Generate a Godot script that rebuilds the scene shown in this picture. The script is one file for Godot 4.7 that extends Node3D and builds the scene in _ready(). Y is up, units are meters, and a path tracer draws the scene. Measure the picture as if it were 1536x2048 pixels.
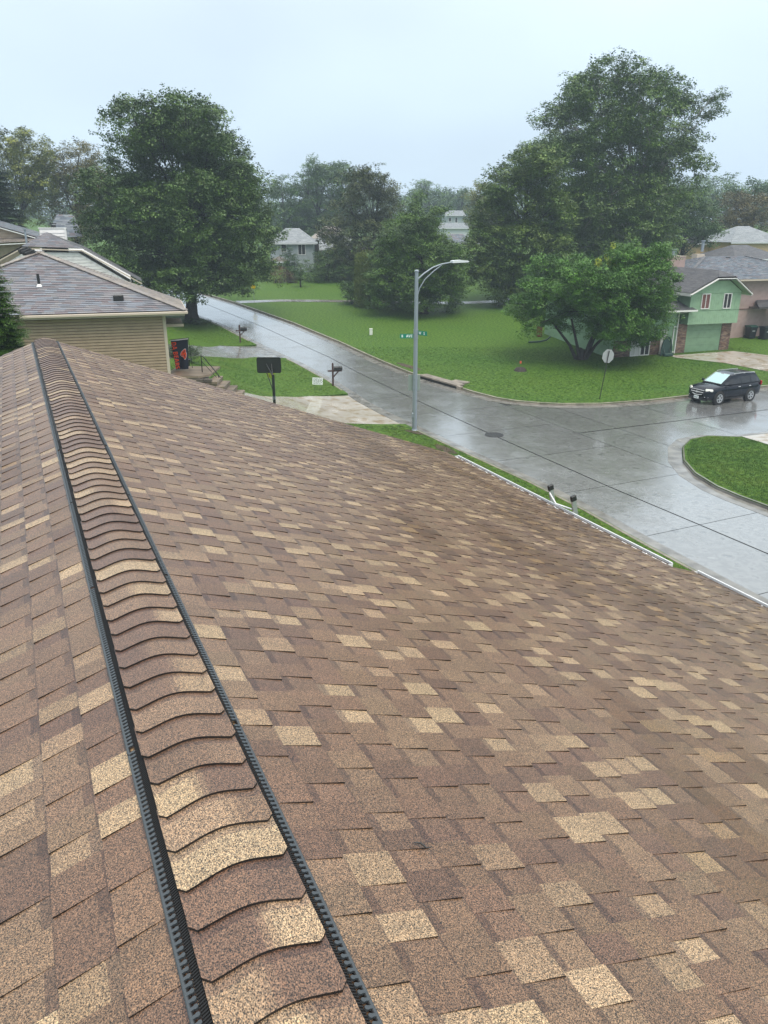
extends Node3D
# A rainy suburban corner seen from the ridge of a shingled roof. y is up, metres, the street at the lamp post is y = 0, the camera looks along -z.

var rng := RandomNumberGenerator.new()
var M := {}
var names := {}
const EYE := Vector3(0, 9.3, 0)


class MB:  # collects triangles: positions, normals, colours, uvs
	var v := PackedVector3Array()
	var n := PackedVector3Array()
	var c := PackedColorArray()
	var uv := PackedVector2Array()
	var col := Color(1, 1, 1)

	func tri(a: Vector3, b: Vector3, d: Vector3, na: Vector3, nb: Vector3, nd: Vector3, ua := Vector2.ZERO, ub := Vector2.ZERO, ud := Vector2.ZERO) -> void:
		if (d - a).cross(b - a).dot(na + nb + nd) < 0.0:
			v.append_array([a, d, b]); n.append_array([na, nd, nb]); uv.append_array([ua, ud, ub])
		else:
			v.append_array([a, b, d]); n.append_array([na, nb, nd]); uv.append_array([ua, ub, ud])
		c.append_array([col, col, col])

	func flat(a: Vector3, b: Vector3, d: Vector3, hint: Vector3) -> void:
		var m := (b - a).cross(d - a).normalized()
		if m.dot(hint) < 0.0:
			m = -m
		tri(a, b, d, m, m, m)

	func quad(a: Vector3, b: Vector3, d: Vector3, e: Vector3, hint: Vector3) -> void:
		var m := (d - a).cross(e - b).normalized()
		if m.dot(hint) < 0.0:
			m = -m
		tri(a, b, d, m, m, m, Vector2(0, 0), Vector2(1, 0), Vector2(1, 1))
		tri(a, d, e, m, m, m, Vector2(0, 0), Vector2(1, 1), Vector2(0, 1))

	func quads(a: Vector3, b: Vector3, d: Vector3, e: Vector3, na: Vector3, nb: Vector3, nd: Vector3, ne: Vector3) -> void:
		tri(a, b, d, na, nb, nd)
		tri(a, d, e, na, nd, ne)

	# a box with its edges chamfered by ch; t places and turns it
	func box(t: Transform3D, s: Vector3, ch := 0.0) -> void:
		var h := s / 2.0
		var ax := [Vector3.RIGHT, Vector3.UP, Vector3.BACK]
		for i in 3:
			var j := (i + 1) % 3
			var k := (i + 2) % 3
			for sg in [-1.0, 1.0]:
				var o: Vector3 = ax[i] * h[i] * sg
				var p: Vector3 = ax[j] * (h[j] - ch)
				var q: Vector3 = ax[k] * (h[k] - ch)
				quad(t * (o - p - q), t * (o + p - q), t * (o + p + q), t * (o - p + q), t.basis * (ax[i] * sg))
		if ch > 0.0:
			for i in 3:
				var j := (i + 1) % 3
				var k := (i + 2) % 3
				for sj in [-1.0, 1.0]:
					for sk in [-1.0, 1.0]:
						var e: Vector3 = ax[i] * (h[i] - ch)
						var p1: Vector3 = ax[j] * h[j] * sj + ax[k] * (h[k] - ch) * sk
						var p2: Vector3 = ax[j] * (h[j] - ch) * sj + ax[k] * h[k] * sk
						quad(t * (p1 - e), t * (p1 + e), t * (p2 + e), t * (p2 - e), t.basis * (ax[j] * sj + ax[k] * sk))

	func bx(p: Vector3, s: Vector3, ch := 0.0) -> void:
		box(Transform3D(Basis(), p), s, ch)

	# a bar with a rectangular section from a to b; w across (horizontal), h the other way
	func bar(a: Vector3, b: Vector3, w: float, h: float, up := Vector3.UP, ch := 0.0) -> void:
		var z := (b - a).normalized()
		if absf(z.dot(up)) > 0.98:
			up = Vector3.RIGHT
		var x := up.cross(z).normalized()
		box(Transform3D(Basis(x, z.cross(x), z), (a + b) / 2.0), Vector3(w, h, a.distance_to(b)), ch)

	func tube(p: Array, r: Array, k := 8, caps := true) -> void:
		var rings := []
		var ref := Vector3(0.31, 0.2, 0.93).normalized()
		for i in p.size():
			var d: Vector3 = (p[mini(i + 1, p.size() - 1)] - p[maxi(i - 1, 0)]).normalized()
			var x := d.cross(ref).normalized()
			var y := x.cross(d)
			var ring := []
			for j in k:
				var a := TAU * j / k
				ring.append(x * cos(a) + y * sin(a))
			rings.append(ring)
		for i in p.size() - 1:
			for j in k:
				var j2 := (j + 1) % k
				quads(p[i] + rings[i][j] * r[i], p[i] + rings[i][j2] * r[i], p[i + 1] + rings[i + 1][j2] * r[i + 1], p[i + 1] + rings[i + 1][j] * r[i + 1], rings[i][j], rings[i][j2], rings[i + 1][j2], rings[i + 1][j])
		if caps:
			for e in [0, p.size() - 1]:
				var d: Vector3 = (p[0] - p[1]) if e == 0 else (p[e] - p[e - 1])
				for j in k:
					flat(p[e], p[e] + rings[e][j] * r[e], p[e] + rings[e][(j + 1) % k] * r[e], d)

	# turned round an axis: profile of (radius, height)
	func lathe(t: Transform3D, prof: Array, k := 16) -> void:
		for i in prof.size() - 1:
			var a: Vector2 = prof[i]
			var b: Vector2 = prof[i + 1]
			var sl := (b - a).normalized()
			for j in k:
				var p := []
				var nn := []
				for q in [[a, j], [a, j + 1], [b, j + 1], [b, j]]:
					var an: float = TAU * q[1] / k
					p.append(t * Vector3(cos(an) * q[0].x, q[0].y, sin(an) * q[0].x))
					nn.append(t.basis * Vector3(cos(an) * sl.y, -sl.x, sin(an) * sl.y))
				quads(p[0], p[1], p[2], p[3], nn[0], nn[1], nn[2], nn[3])

	# a flat outline in t's x-y plane, thick along z from 0 to depth
	func prism(t: Transform3D, poly: PackedVector2Array, depth: float) -> void:
		var ix := Geometry2D.triangulate_polygon(poly)
		for i in range(0, ix.size(), 3):
			for z in [0.0, depth]:
				var q := []
				for k in 3:
					q.append(t * Vector3(poly[ix[i + k]].x, poly[ix[i + k]].y, z))
				flat(q[0], q[1], q[2], t.basis.z * (1.0 if z == maxf(depth, 0.0) else -1.0))
		var area := 0.0
		for i in poly.size():
			area += poly[i].cross(poly[(i + 1) % poly.size()])
		for i in poly.size():
			var a := poly[i]
			var b := poly[(i + 1) % poly.size()]
			var o := Vector2(b.y - a.y, a.x - b.x) * signf(area)
			quad(t * Vector3(a.x, a.y, 0), t * Vector3(b.x, b.y, 0), t * Vector3(b.x, b.y, depth), t * Vector3(a.x, a.y, depth), t.basis * Vector3(o.x, o.y, 0))

	func mesh() -> ArrayMesh:
		var arr := []
		arr.resize(Mesh.ARRAY_MAX)
		arr[Mesh.ARRAY_VERTEX] = v
		arr[Mesh.ARRAY_NORMAL] = n
		arr[Mesh.ARRAY_COLOR] = c
		arr[Mesh.ARRAY_TEX_UV] = uv
		var m := ArrayMesh.new()
		m.add_surface_from_arrays(Mesh.PRIMITIVE_TRIANGLES, arr)
		return m


# ---------- naming and placing ----------
func numbered(called: String) -> String:
	var k: int = names.get(called, -1) + 1
	names[called] = k
	return called if k == 0 else "%s_%03d" % [called, k]


func tag(o: Node, label: String, category: String, group := "") -> void:
	o.set_meta("label", label)
	o.set_meta("category", category)
	if group:
		o.set_meta("group", group)


func thing(called: String, label: String, category: String, at := Vector3.ZERO, turn := 0.0, group := "") -> Node3D:
	var o := Node3D.new()
	o.name = numbered(called)
	add_child(o)
	o.position = at
	o.rotation.y = turn
	tag(o, label, category, group)
	return o


func part(called: String, b: MB, m: Material, parent: Node, stuff := false) -> MeshInstance3D:
	return part_mesh(called, b.mesh(), m, parent, stuff)


func part_mesh(called: String, ms: Mesh, m: Material, parent: Node, stuff := false) -> MeshInstance3D:
	var o := MeshInstance3D.new()
	o.mesh = ms
	o.material_override = m
	if parent == self:
		o.name = numbered(called)
	else:
		var c: Dictionary = parent.get_meta("used", {})
		var k: int = c.get(called, -1) + 1
		c[called] = k
		parent.set_meta("used", c)
		o.name = called if k == 0 else "%s_%03d" % [called, k]
	parent.add_child(o, true)
	if stuff:
		o.set_meta("kind", "stuff")
	return o


func solo(called: String, b: MB, m: Material, label: String, category: String, group := "") -> MeshInstance3D:
	var o := part(called, b, m, self)
	tag(o, label, category, group)
	return o


func struct(called: String, b: MB, m: Material) -> MeshInstance3D:
	var o := part(called, b, m, self)
	o.set_meta("kind", "structure")
	return o


func lettering(text: String, size: float, depth: float) -> PackedVector3Array:  # triangles of a text, its middle at the origin
	var f := SystemFont.new()
	f.font_names = PackedStringArray(["Droid Sans"])
	f.font_weight = 700
	var tm := TextMesh.new()
	tm.text = text
	tm.font = f
	tm.font_size = 64
	tm.pixel_size = size / 46.0
	tm.depth = depth
	tm.curve_step = 2.0
	var out := PackedVector3Array()
	for s in tm.get_surface_count():
		var a := tm.surface_get_arrays(s)
		var ix = a[Mesh.ARRAY_INDEX]
		for i in ix:
			out.append(a[Mesh.ARRAY_VERTEX][i])
	return out


# ---------- materials ----------
func noise_tex(size: int, freq: float, oct: int, cols: Array, sd: int, offs: Array = []) -> NoiseTexture2D:
	var f := FastNoiseLite.new()
	f.seed = sd
	f.frequency = freq
	f.fractal_octaves = oct
	f.noise_type = FastNoiseLite.TYPE_SIMPLEX_SMOOTH
	var t := NoiseTexture2D.new()
	t.width = size
	t.height = size
	t.seamless = true
	t.noise = f
	var g := Gradient.new()
	var o := PackedFloat32Array()
	for i in cols.size():
		o.append(offs[i] if offs.size() else float(i) / (cols.size() - 1))
	g.offsets = o
	g.colors = PackedColorArray(cols)
	t.color_ramp = g
	return t


func grey(v: float) -> Color:
	return Color(v, v, v)


func lin(r: float, g: float, b: float) -> Color:
	return Color(r, g, b).linear_to_srgb()


func mat(called: String, c: Color, rough: float, metal := 0.0, spec := 0.5) -> StandardMaterial3D:  # c in linear values
	var m := StandardMaterial3D.new()
	m.resource_name = called
	m.albedo_color = c.linear_to_srgb()
	m.roughness = rough
	m.metallic = metal
	m.metallic_specular = spec
	m.vertex_color_use_as_albedo = true
	M[called] = m
	return m


func tri_tex(m: StandardMaterial3D, t: Texture2D, metres: float) -> void:
	m.albedo_texture = t
	m.uv1_triplanar = true
	m.uv1_world_triplanar = true
	m.uv1_scale = Vector3.ONE / metres


func bump(m: StandardMaterial3D, t: Texture2D, cm: float) -> void:
	m.heightmap_enabled = true
	m.heightmap_texture = t
	m.heightmap_scale = cm


func granules() -> ImageTexture:  # grains of slate: light and dark grit, mostly mid
	var r := RandomNumberGenerator.new()
	r.seed = 77
	var s := 640
	var bytes := PackedByteArray()
	bytes.resize(s * s * 3)
	for i in s * s:
		var t := r.randf()
		var k := 0.55 + 0.22 * r.randf()
		var warm := r.randf_range(-0.03, 0.03)
		if t < 0.2:
			k = 0.18 + 0.15 * r.randf()
		elif t > 0.76:
			k = 0.86 + 0.14 * r.randf()
			warm += 0.02
		bytes[i * 3] = int(clampf(k + warm, 0, 1) * 255)
		bytes[i * 3 + 1] = int(k * 250)
		bytes[i * 3 + 2] = int(clampf(k - warm, 0, 1) * 245)
	var im := Image.create_from_data(s, s, false, Image.FORMAT_RGB8, bytes)
	im.resize(1280, 1280, Image.INTERPOLATE_CUBIC)
	return ImageTexture.create_from_image(im)


func make_materials() -> void:
	var grit := granules()
	var sh := mat("shingle", Color(1, 1, 1), 0.4, 0.0, 0.55)
	sh.albedo_texture = grit
	sh.uv1_scale = Vector3(1, 1, 1)
	bump(sh, grit, 0.05)
	var fine := noise_tex(256, 0.08, 4, [grey(0.72), grey(1.0)], 3)
	var paint := noise_tex(512, 0.01, 5, [grey(0.88), grey(0.96), grey(1.0)], 6)
	var coarse := noise_tex(512, 0.006, 5, [grey(0.66), grey(0.85), grey(1.0)], 4)
	tri_tex(mat("far_shingle", Color(1, 1, 1), 0.5, 0.0, 0.5), fine, 0.9)
	# wet concrete street
	var st := mat("street", Color(0.29, 0.295, 0.285), 1.0, 0.0, 0.85)
	st.clearcoat_enabled = true
	st.clearcoat = 1.0
	st.clearcoat_roughness = 0.19
	tri_tex(st, noise_tex(1024, 0.012, 6, [grey(0.62), grey(0.9), grey(0.8), grey(1.0)], 11), 9.0)
	var wet := noise_tex(1024, 0.004, 5, [grey(0.05), grey(0.09), grey(0.2), grey(0.3)], 12, [0.0, 0.45, 0.66, 1.0])
	st.roughness_texture = wet
	bump(st, noise_tex(512, 0.05, 4, [grey(0), grey(1)], 13), 0.2)
	var jt := mat("joint", Color(0.035, 0.036, 0.036), 0.3)
	var dv := mat("drive", Color(0.46, 0.43, 0.385), 1.0, 0.0, 0.5)
	tri_tex(dv, noise_tex(1024, 0.008, 5, [lin(0.5, 0.36, 0.2), lin(0.82, 0.78, 0.7), lin(0.95, 0.95, 0.95), lin(0.8, 0.75, 0.66)], 21, [0.0, 0.36, 0.6, 1.0]), 8.0)
	dv.roughness_texture = noise_tex(512, 0.006, 4, [grey(0.05), grey(0.14), grey(0.4)], 22)
	var kb := mat("kerb", Color(0.34, 0.29, 0.235), 0.4)
	tri_tex(kb, coarse, 2.0)
	var pan := mat("gutter_pan", Color(0.27, 0.26, 0.235), 1.0, 0.0, 0.5)
	tri_tex(pan, coarse, 3.0)
	pan.roughness_texture = noise_tex(512, 0.008, 4, [grey(0.04), grey(0.16), grey(0.3)], 23)
	var lw := mat("lawn", Color(1, 1, 1), 0.75, 0.0, 0.3)
	tri_tex(lw, noise_tex(1024, 0.03, 7, [lin(0.026, 0.06, 0.005), lin(0.052, 0.114, 0.010), lin(0.073, 0.141, 0.014), lin(0.12, 0.185, 0.025)], 31, [0.1, 0.42, 0.62, 0.92]), 8.0)
	bump(lw, noise_tex(512, 0.09, 3, [grey(0), grey(1)], 32), 4.0)
	var bl := mat("grass_blade", Color(1, 1, 1), 0.5, 0.0, 0.4)
	bl.backlight_enabled = true
	bl.backlight = Color(0.25, 0.25, 0.25)
	mat("soil", Color(0.07, 0.045, 0.03), 0.9)
	var lf := mat("leaf", Color(1, 1, 1), 0.42, 0.0, 0.45)
	lf.backlight_enabled = true
	lf.backlight = Color(0.3, 0.3, 0.3)
	var bk := mat("bark", Color(0.075, 0.06, 0.05), 0.8)
	tri_tex(bk, noise_tex(256, 0.04, 4, [grey(0.4), grey(1)], 41), 1.2)
	mat("bark_pale", Color(0.3, 0.28, 0.25), 0.8)
	# painted and metal things
	for e in [["white_trim", Color(0.72, 0.72, 0.7), 0.35, 0.0], ["white_metal", Color(0.78, 0.79, 0.80), 0.3, 0.0], ["silver", Color(0.7, 0.71, 0.72), 0.3, 0.2], ["aluminium", Color(0.55, 0.56, 0.56), 0.42, 0.85], ["galvanised", Color(0.27, 0.31, 0.35), 0.5, 0.35],
		["sign_back", Color(0.42, 0.44, 0.43), 0.45, 0.6], ["sign_grey_green", Color(0.30, 0.35, 0.32), 0.5, 0.3], ["sign_green", Color(0.005, 0.20, 0.13), 0.35, 0.0], ["print_white", Color(0.8, 0.85, 0.83), 0.5, 0.0],
		["black_plastic", Color(0.016, 0.017, 0.018), 0.42, 0.0], ["vent_plastic", Color(0.052, 0.062, 0.07), 0.45, 0.0], ["vent_dark", Color(0.012, 0.012, 0.013), 0.7, 0.0], ["black_metal", Color(0.012, 0.014, 0.014), 0.35, 0.0],
		["dark_wood", Color(0.055, 0.026, 0.022), 0.55, 0.0], ["tan_siding", Color(0.44, 0.33, 0.232), 0.42, 0.0], ["tan_trim", Color(0.50, 0.43, 0.35), 0.4, 0.0], ["cream_siding", Color(0.84, 0.82, 0.8), 0.4, 0.0],
		["green_siding", Color(0.275, 0.43, 0.275), 0.5, 0.0], ["green_door", Color(0.19, 0.31, 0.19), 0.45, 0.0], ["pink_siding", Color(0.42, 0.30, 0.27), 0.55, 0.0], ["grey_siding", Color(0.36, 0.41, 0.43), 0.5, 0.0],
		["far_white", Color(0.62, 0.65, 0.67), 0.5, 0.0], ["tan_stucco", Color(0.5, 0.36, 0.2), 0.6, 0.0], ["brown_wood", Color(0.11, 0.05, 0.04), 0.6, 0.0], ["rust_panel", Color(0.17, 0.05, 0.02), 0.7, 0.0],
		["brick", Color(1, 1, 1), 0.75, 0.0], ["mortar", Color(0.28, 0.24, 0.2), 0.8, 0.0], ["stone", Color(1, 1, 1), 0.5, 0.0], ["porch_slab", Color(0.30, 0.235, 0.175), 0.35, 0.0],
		["curtain", Color(0.55, 0.55, 0.53), 0.8, 0.0], ["curtain_red", Color(0.16, 0.07, 0.06), 0.8, 0.0], ["room_dark", Color(0.02, 0.022, 0.025), 0.6, 0.0], ["tyre", Color(0.014, 0.014, 0.014), 0.7, 0.0],
		["rim", Color(0.6, 0.6, 0.6), 0.3, 0.9], ["chrome", Color(0.75, 0.75, 0.75), 0.12, 1.0], ["sunshade", Color(0.45, 0.74, 0.70), 0.35, 0.3], ["lens", Color(0.75, 0.75, 0.68), 0.12, 0.3], ["tail", Color(0.35, 0.012, 0.01), 0.15, 0.0],
		["flag_navy", Color(0.011, 0.018, 0.034), 0.7, 0.0], ["flag_orange", Color(0.72, 0.07, 0.012), 0.7, 0.0], ["flag_white", Color(0.62, 0.62, 0.66), 0.7, 0.0], ["bin_black", Color(0.012, 0.016, 0.02), 0.4, 0.0], ["bin_green", Color(0.01, 0.06, 0.04), 0.4, 0.0],
		["hose_green", Color(0.02, 0.055, 0.045), 0.5, 0.0], ["net_yellow", Color(0.45, 0.50, 0.03), 0.8, 0.0], ["sign_yellow", Color(0.85, 0.62, 0.0), 0.5, 0.0], ["flag_red", Color(0.75, 0.12, 0.06), 0.7, 0.0], ["utility_white", Color(0.66, 0.68, 0.62), 0.5, 0.0], ["iron", Color(0.045, 0.045, 0.045), 0.4, 0.5]]:
		mat(e[0], e[1], e[2], e[3])
	for k in ["tan_siding", "cream_siding", "green_siding", "pink_siding", "grey_siding", "green_door", "porch_slab", "stone", "brick"]:
		tri_tex(M[k], coarse if k in ["stone", "brick", "porch_slab"] else paint, 2.5)
	var cp := mat("car_paint", Color(0.004, 0.006, 0.012), 0.2, 0.0, 0.2)
	cp.clearcoat_enabled = true
	cp.clearcoat = 0.6
	cp.clearcoat_roughness = 0.03
	mat("car_glass", Color(0.008, 0.009, 0.011), 0.04, 0.0, 0.6)
	var gl := mat("glass", Color(0.6, 0.68, 0.7), 0.05)
	gl.transparency = BaseMaterial3D.TRANSPARENCY_ALPHA
	gl.albedo_color.a = 0.25


# ---------- the lie of the land ----------
const LZ := [-40.0, 0.0, 20.4, 26.65, 34.3, 42.0, 48.4, 54.3, 61.7, 70.0, 76.0, 91.0, 97.5, 200.0]
const LX := [35.0, 17.6, 8.7, 6.4, 2.55, -1.16, -3.41, -6.1, -10.3, -14.9, -19.2, -28.6, -33.0, -100.0]


func softplus(t: float) -> float:
	return log(1.0 + exp(t)) if t < 30.0 else t


func left_edge(z: float) -> float:
	for i in LZ.size() - 1:
		if z <= LZ[i + 1]:
			return lerpf(LX[i], LX[i + 1], clampf((z - LZ[i]) / (LZ[i + 1] - LZ[i]), 0, 1))
	return LX[-1]


func street_y(z: float) -> float:  # z counts forward here
	return 0.4 * softplus((z - 55.0) / 5.0) - 0.9 * softplus((z - 115.0) / 20.0)


func lawn_y(x: float, z: float) -> float:
	return street_y(z) + 0.12 + 2.6 * smoothstep(1.5, 12.0, (left_edge(z) - x) * 0.916)


func pave_y(x: float, z: float) -> float:
	return street_y(z)


func apron_y(x: float, z: float) -> float:  # a driveway: level with the lawn, dipping to the street at its foot
	return lawn_y(x, z) - 0.112 * (1.0 - smoothstep(0.1, 2.2, (left_edge(z) - x) * 0.916))


func skirt(b: MB, poly: PackedVector2Array) -> void:  # the cut edge of the turf
	for i in poly.size():
		var a := poly[i]
		var c := poly[(i + 1) % poly.size()]
		if a.length() > 120 or c.length() > 120:
			continue
		var k := maxi(1, int(a.distance_to(c) / 1.0))
		var o := Vector3(c.y - a.y, 0, c.x - a.x).normalized()
		for j in k:
			var p := a.lerp(c, float(j) / k)
			var q := a.lerp(c, float(j + 1) / k)
			var pp := on_lawn(p.x, p.y)
			var qq := on_lawn(q.x, q.y)
			b.quad(pp, qq, qq - Vector3(0, 0.22, 0), pp - Vector3(0, 0.22, 0), o)


func on_lawn(x: float, z: float, up := 0.0) -> Vector3:  # a point on the ground, z forward
	return Vector3(x, lawn_y(x, z) + up, -z)


func gp(a: Array) -> PackedVector2Array:
	var p := PackedVector2Array()
	for i in range(0, a.size(), 2):
		p.append(Vector2(a[i], a[i + 1]))
	return p


# lays a plan outline (x, forward z) on the ground in cells of sx by sz
func drape(b: MB, poly: PackedVector2Array, sx: float, sz: float, lawn: int, up: float) -> void:
	var lo := poly[0]
	var hi := poly[0]
	for p in poly:
		lo = lo.min(p)
		hi = hi.max(p)
	var nx := maxi(1, int(ceil((hi.x - lo.x) / sx)))
	var nz := maxi(1, int(ceil((hi.y - lo.y) / sz)))
	for j in nz:
		var z0 := lo.y + j * sz
		var strip := Geometry2D.intersect_polygons(poly, PackedVector2Array([Vector2(lo.x - 1, z0), Vector2(hi.x + 1, z0), Vector2(hi.x + 1, z0 + sz), Vector2(lo.x - 1, z0 + sz)]))
		for sp in strip:
			for i in nx:
				var x0 := lo.x + i * sx
				var cells := [sp] if nx == 1 else Geometry2D.intersect_polygons(sp, PackedVector2Array([Vector2(x0, z0 - 1), Vector2(x0 + sx, z0 - 1), Vector2(x0 + sx, z0 + sz + 1), Vector2(x0, z0 + sz + 1)]))
				for q in cells:
					var ix := Geometry2D.triangulate_polygon(q)
					for k in range(0, ix.size(), 3):
						var w := []
						var nn := []
						for m in 3:
							var p: Vector2 = q[ix[k + m]]
							var e := 0.3
							var ys := []
							for o in [Vector2.ZERO, Vector2(e, 0), Vector2(0, e)]:
								ys.append(lawn_y(p.x + o.x, p.y + o.y) if lawn == 1 else pave_y(p.x + o.x, p.y + o.y) if lawn == 0 else apron_y(p.x + o.x, p.y + o.y))
							var y0: float = ys[0]
							var dx: float = (ys[1] - y0) / e
							var dz: float = (ys[2] - y0) / e
							w.append(Vector3(p.x, y0 + up, -p.y))
							nn.append(Vector3(-dx, 1, dz).normalized())
						b.tri(w[0], w[1], w[2], nn[0], nn[1], nn[2])


# ---------- the roof we stand on ----------
const AL := Vector3(-0.42032, 0, -0.90738)  # along the ridge, away from the camera
const AC := Vector3(0.90738, 0, -0.42032)  # across it, to the right
const PITCH := 0.3753
const APEX := 7.861
const EAVE := 6.47


func rp(al: float, pe: float, lift := 0.0) -> Vector3:
	var nn := (AC * signf(pe) * PITCH + Vector3.UP).normalized() if pe != 0.0 else Vector3.UP
	return AL * al + AC * (0.2785 + pe) + Vector3(0, APEX - PITCH * absf(pe), 0) + nn * lift


var last_tan := false


func shade(r: RandomNumberGenerator, base: int) -> Color:
	var t := r.randf()
	var c: Color
	if t < 0.24 and not last_tan:
		c = Color(0.50, 0.34, 0.21).lerp(Color(0.80, 0.595, 0.37), clampf(1.2 - t / 0.2, 0, 1))
		last_tan = true
	else:
		last_tan = false
		c = [Color(0.385, 0.242, 0.150), Color(0.40, 0.258, 0.162), Color(0.355, 0.215, 0.137), Color(0.43, 0.285, 0.178)][base]
		if t > 0.86:
			c = Color(0.29, 0.172, 0.115)
	var k := r.randf_range(0.9, 1.1)
	return Color(c.r * k, c.g * k * r.randf_range(0.98, 1.02), c.b * k)


# one tab of a shingle: its upper edge is tucked under the course above, its lower edge stands proud
func tab(b: MB, side: float, s0: float, s1: float, a0: float, a1: float, lift: float, c: Color, c2: Color, band: float, u: Vector2) -> void:
	var cs := 1.0 / sqrt(1.0 + PITCH * PITCH)
	var nn := (AC * side * PITCH + Vector3.UP).normalized()
	var down := (AC * side - Vector3.UP * PITCH).normalized()
	var nt := (nn + down * (lift - 0.0015) / (s1 - s0)).normalized()
	var low0 := 0.0012
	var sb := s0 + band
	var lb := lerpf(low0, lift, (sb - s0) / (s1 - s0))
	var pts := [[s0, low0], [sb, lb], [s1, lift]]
	for k in 2:
		var first := b.v.size()
		b.col = c
		var p := [rp(a0, side * pts[k][0] * cs, pts[k][1]), rp(a1, side * pts[k][0] * cs, pts[k][1]), rp(a1, side * pts[k + 1][0] * cs, pts[k + 1][1]), rp(a0, side * pts[k + 1][0] * cs, pts[k + 1][1])]
		var t := [u + Vector2(a0, pts[k][0]) / 1.2, u + Vector2(a1, pts[k][0]) / 1.2, u + Vector2(a1, pts[k + 1][0]) / 1.2, u + Vector2(a0, pts[k + 1][0]) / 1.2]
		b.tri(p[0], p[1], p[2], nt, nt, nt, t[0], t[1], t[2])
		b.tri(p[0], p[2], p[3], nt, nt, nt, t[0], t[2], t[3])
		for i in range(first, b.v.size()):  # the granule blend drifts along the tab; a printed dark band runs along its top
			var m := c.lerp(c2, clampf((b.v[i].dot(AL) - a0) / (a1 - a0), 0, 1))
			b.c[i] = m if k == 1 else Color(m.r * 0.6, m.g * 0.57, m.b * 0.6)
	b.col = Color(0.03, 0.026, 0.024)
	var f := -0.002
	b.quad(rp(a0, side * s1 * cs, lift), rp(a1, side * s1 * cs, lift), rp(a1, side * s1 * cs, f), rp(a0, side * s1 * cs, f), down)
	for e in [a0, a1]:
		b.quad(rp(e, side * s0 * cs, low0), rp(e, side * s1 * cs, lift), rp(e, side * s1 * cs, f), rp(e, side * s0 * cs, f), AL * (1.0 if e == a1 else -1.0))


func seen_size(p: Vector3) -> float:  # how large a piece at p shows, 0 when it is far outside the view; only to choose which pieces are parts
	var q := p - EYE
	var f := Vector3(0, -0.3476, -0.9377)
	var w := q.dot(f)
	if w < 0.4 or absf(q.x / w) > 0.52 or absf(q.dot(Vector3(0, 0.9377, -0.3476)) / w) > 0.69:
		return 0.0
	return absf(q.normalized().y) / q.length_squared()


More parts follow.
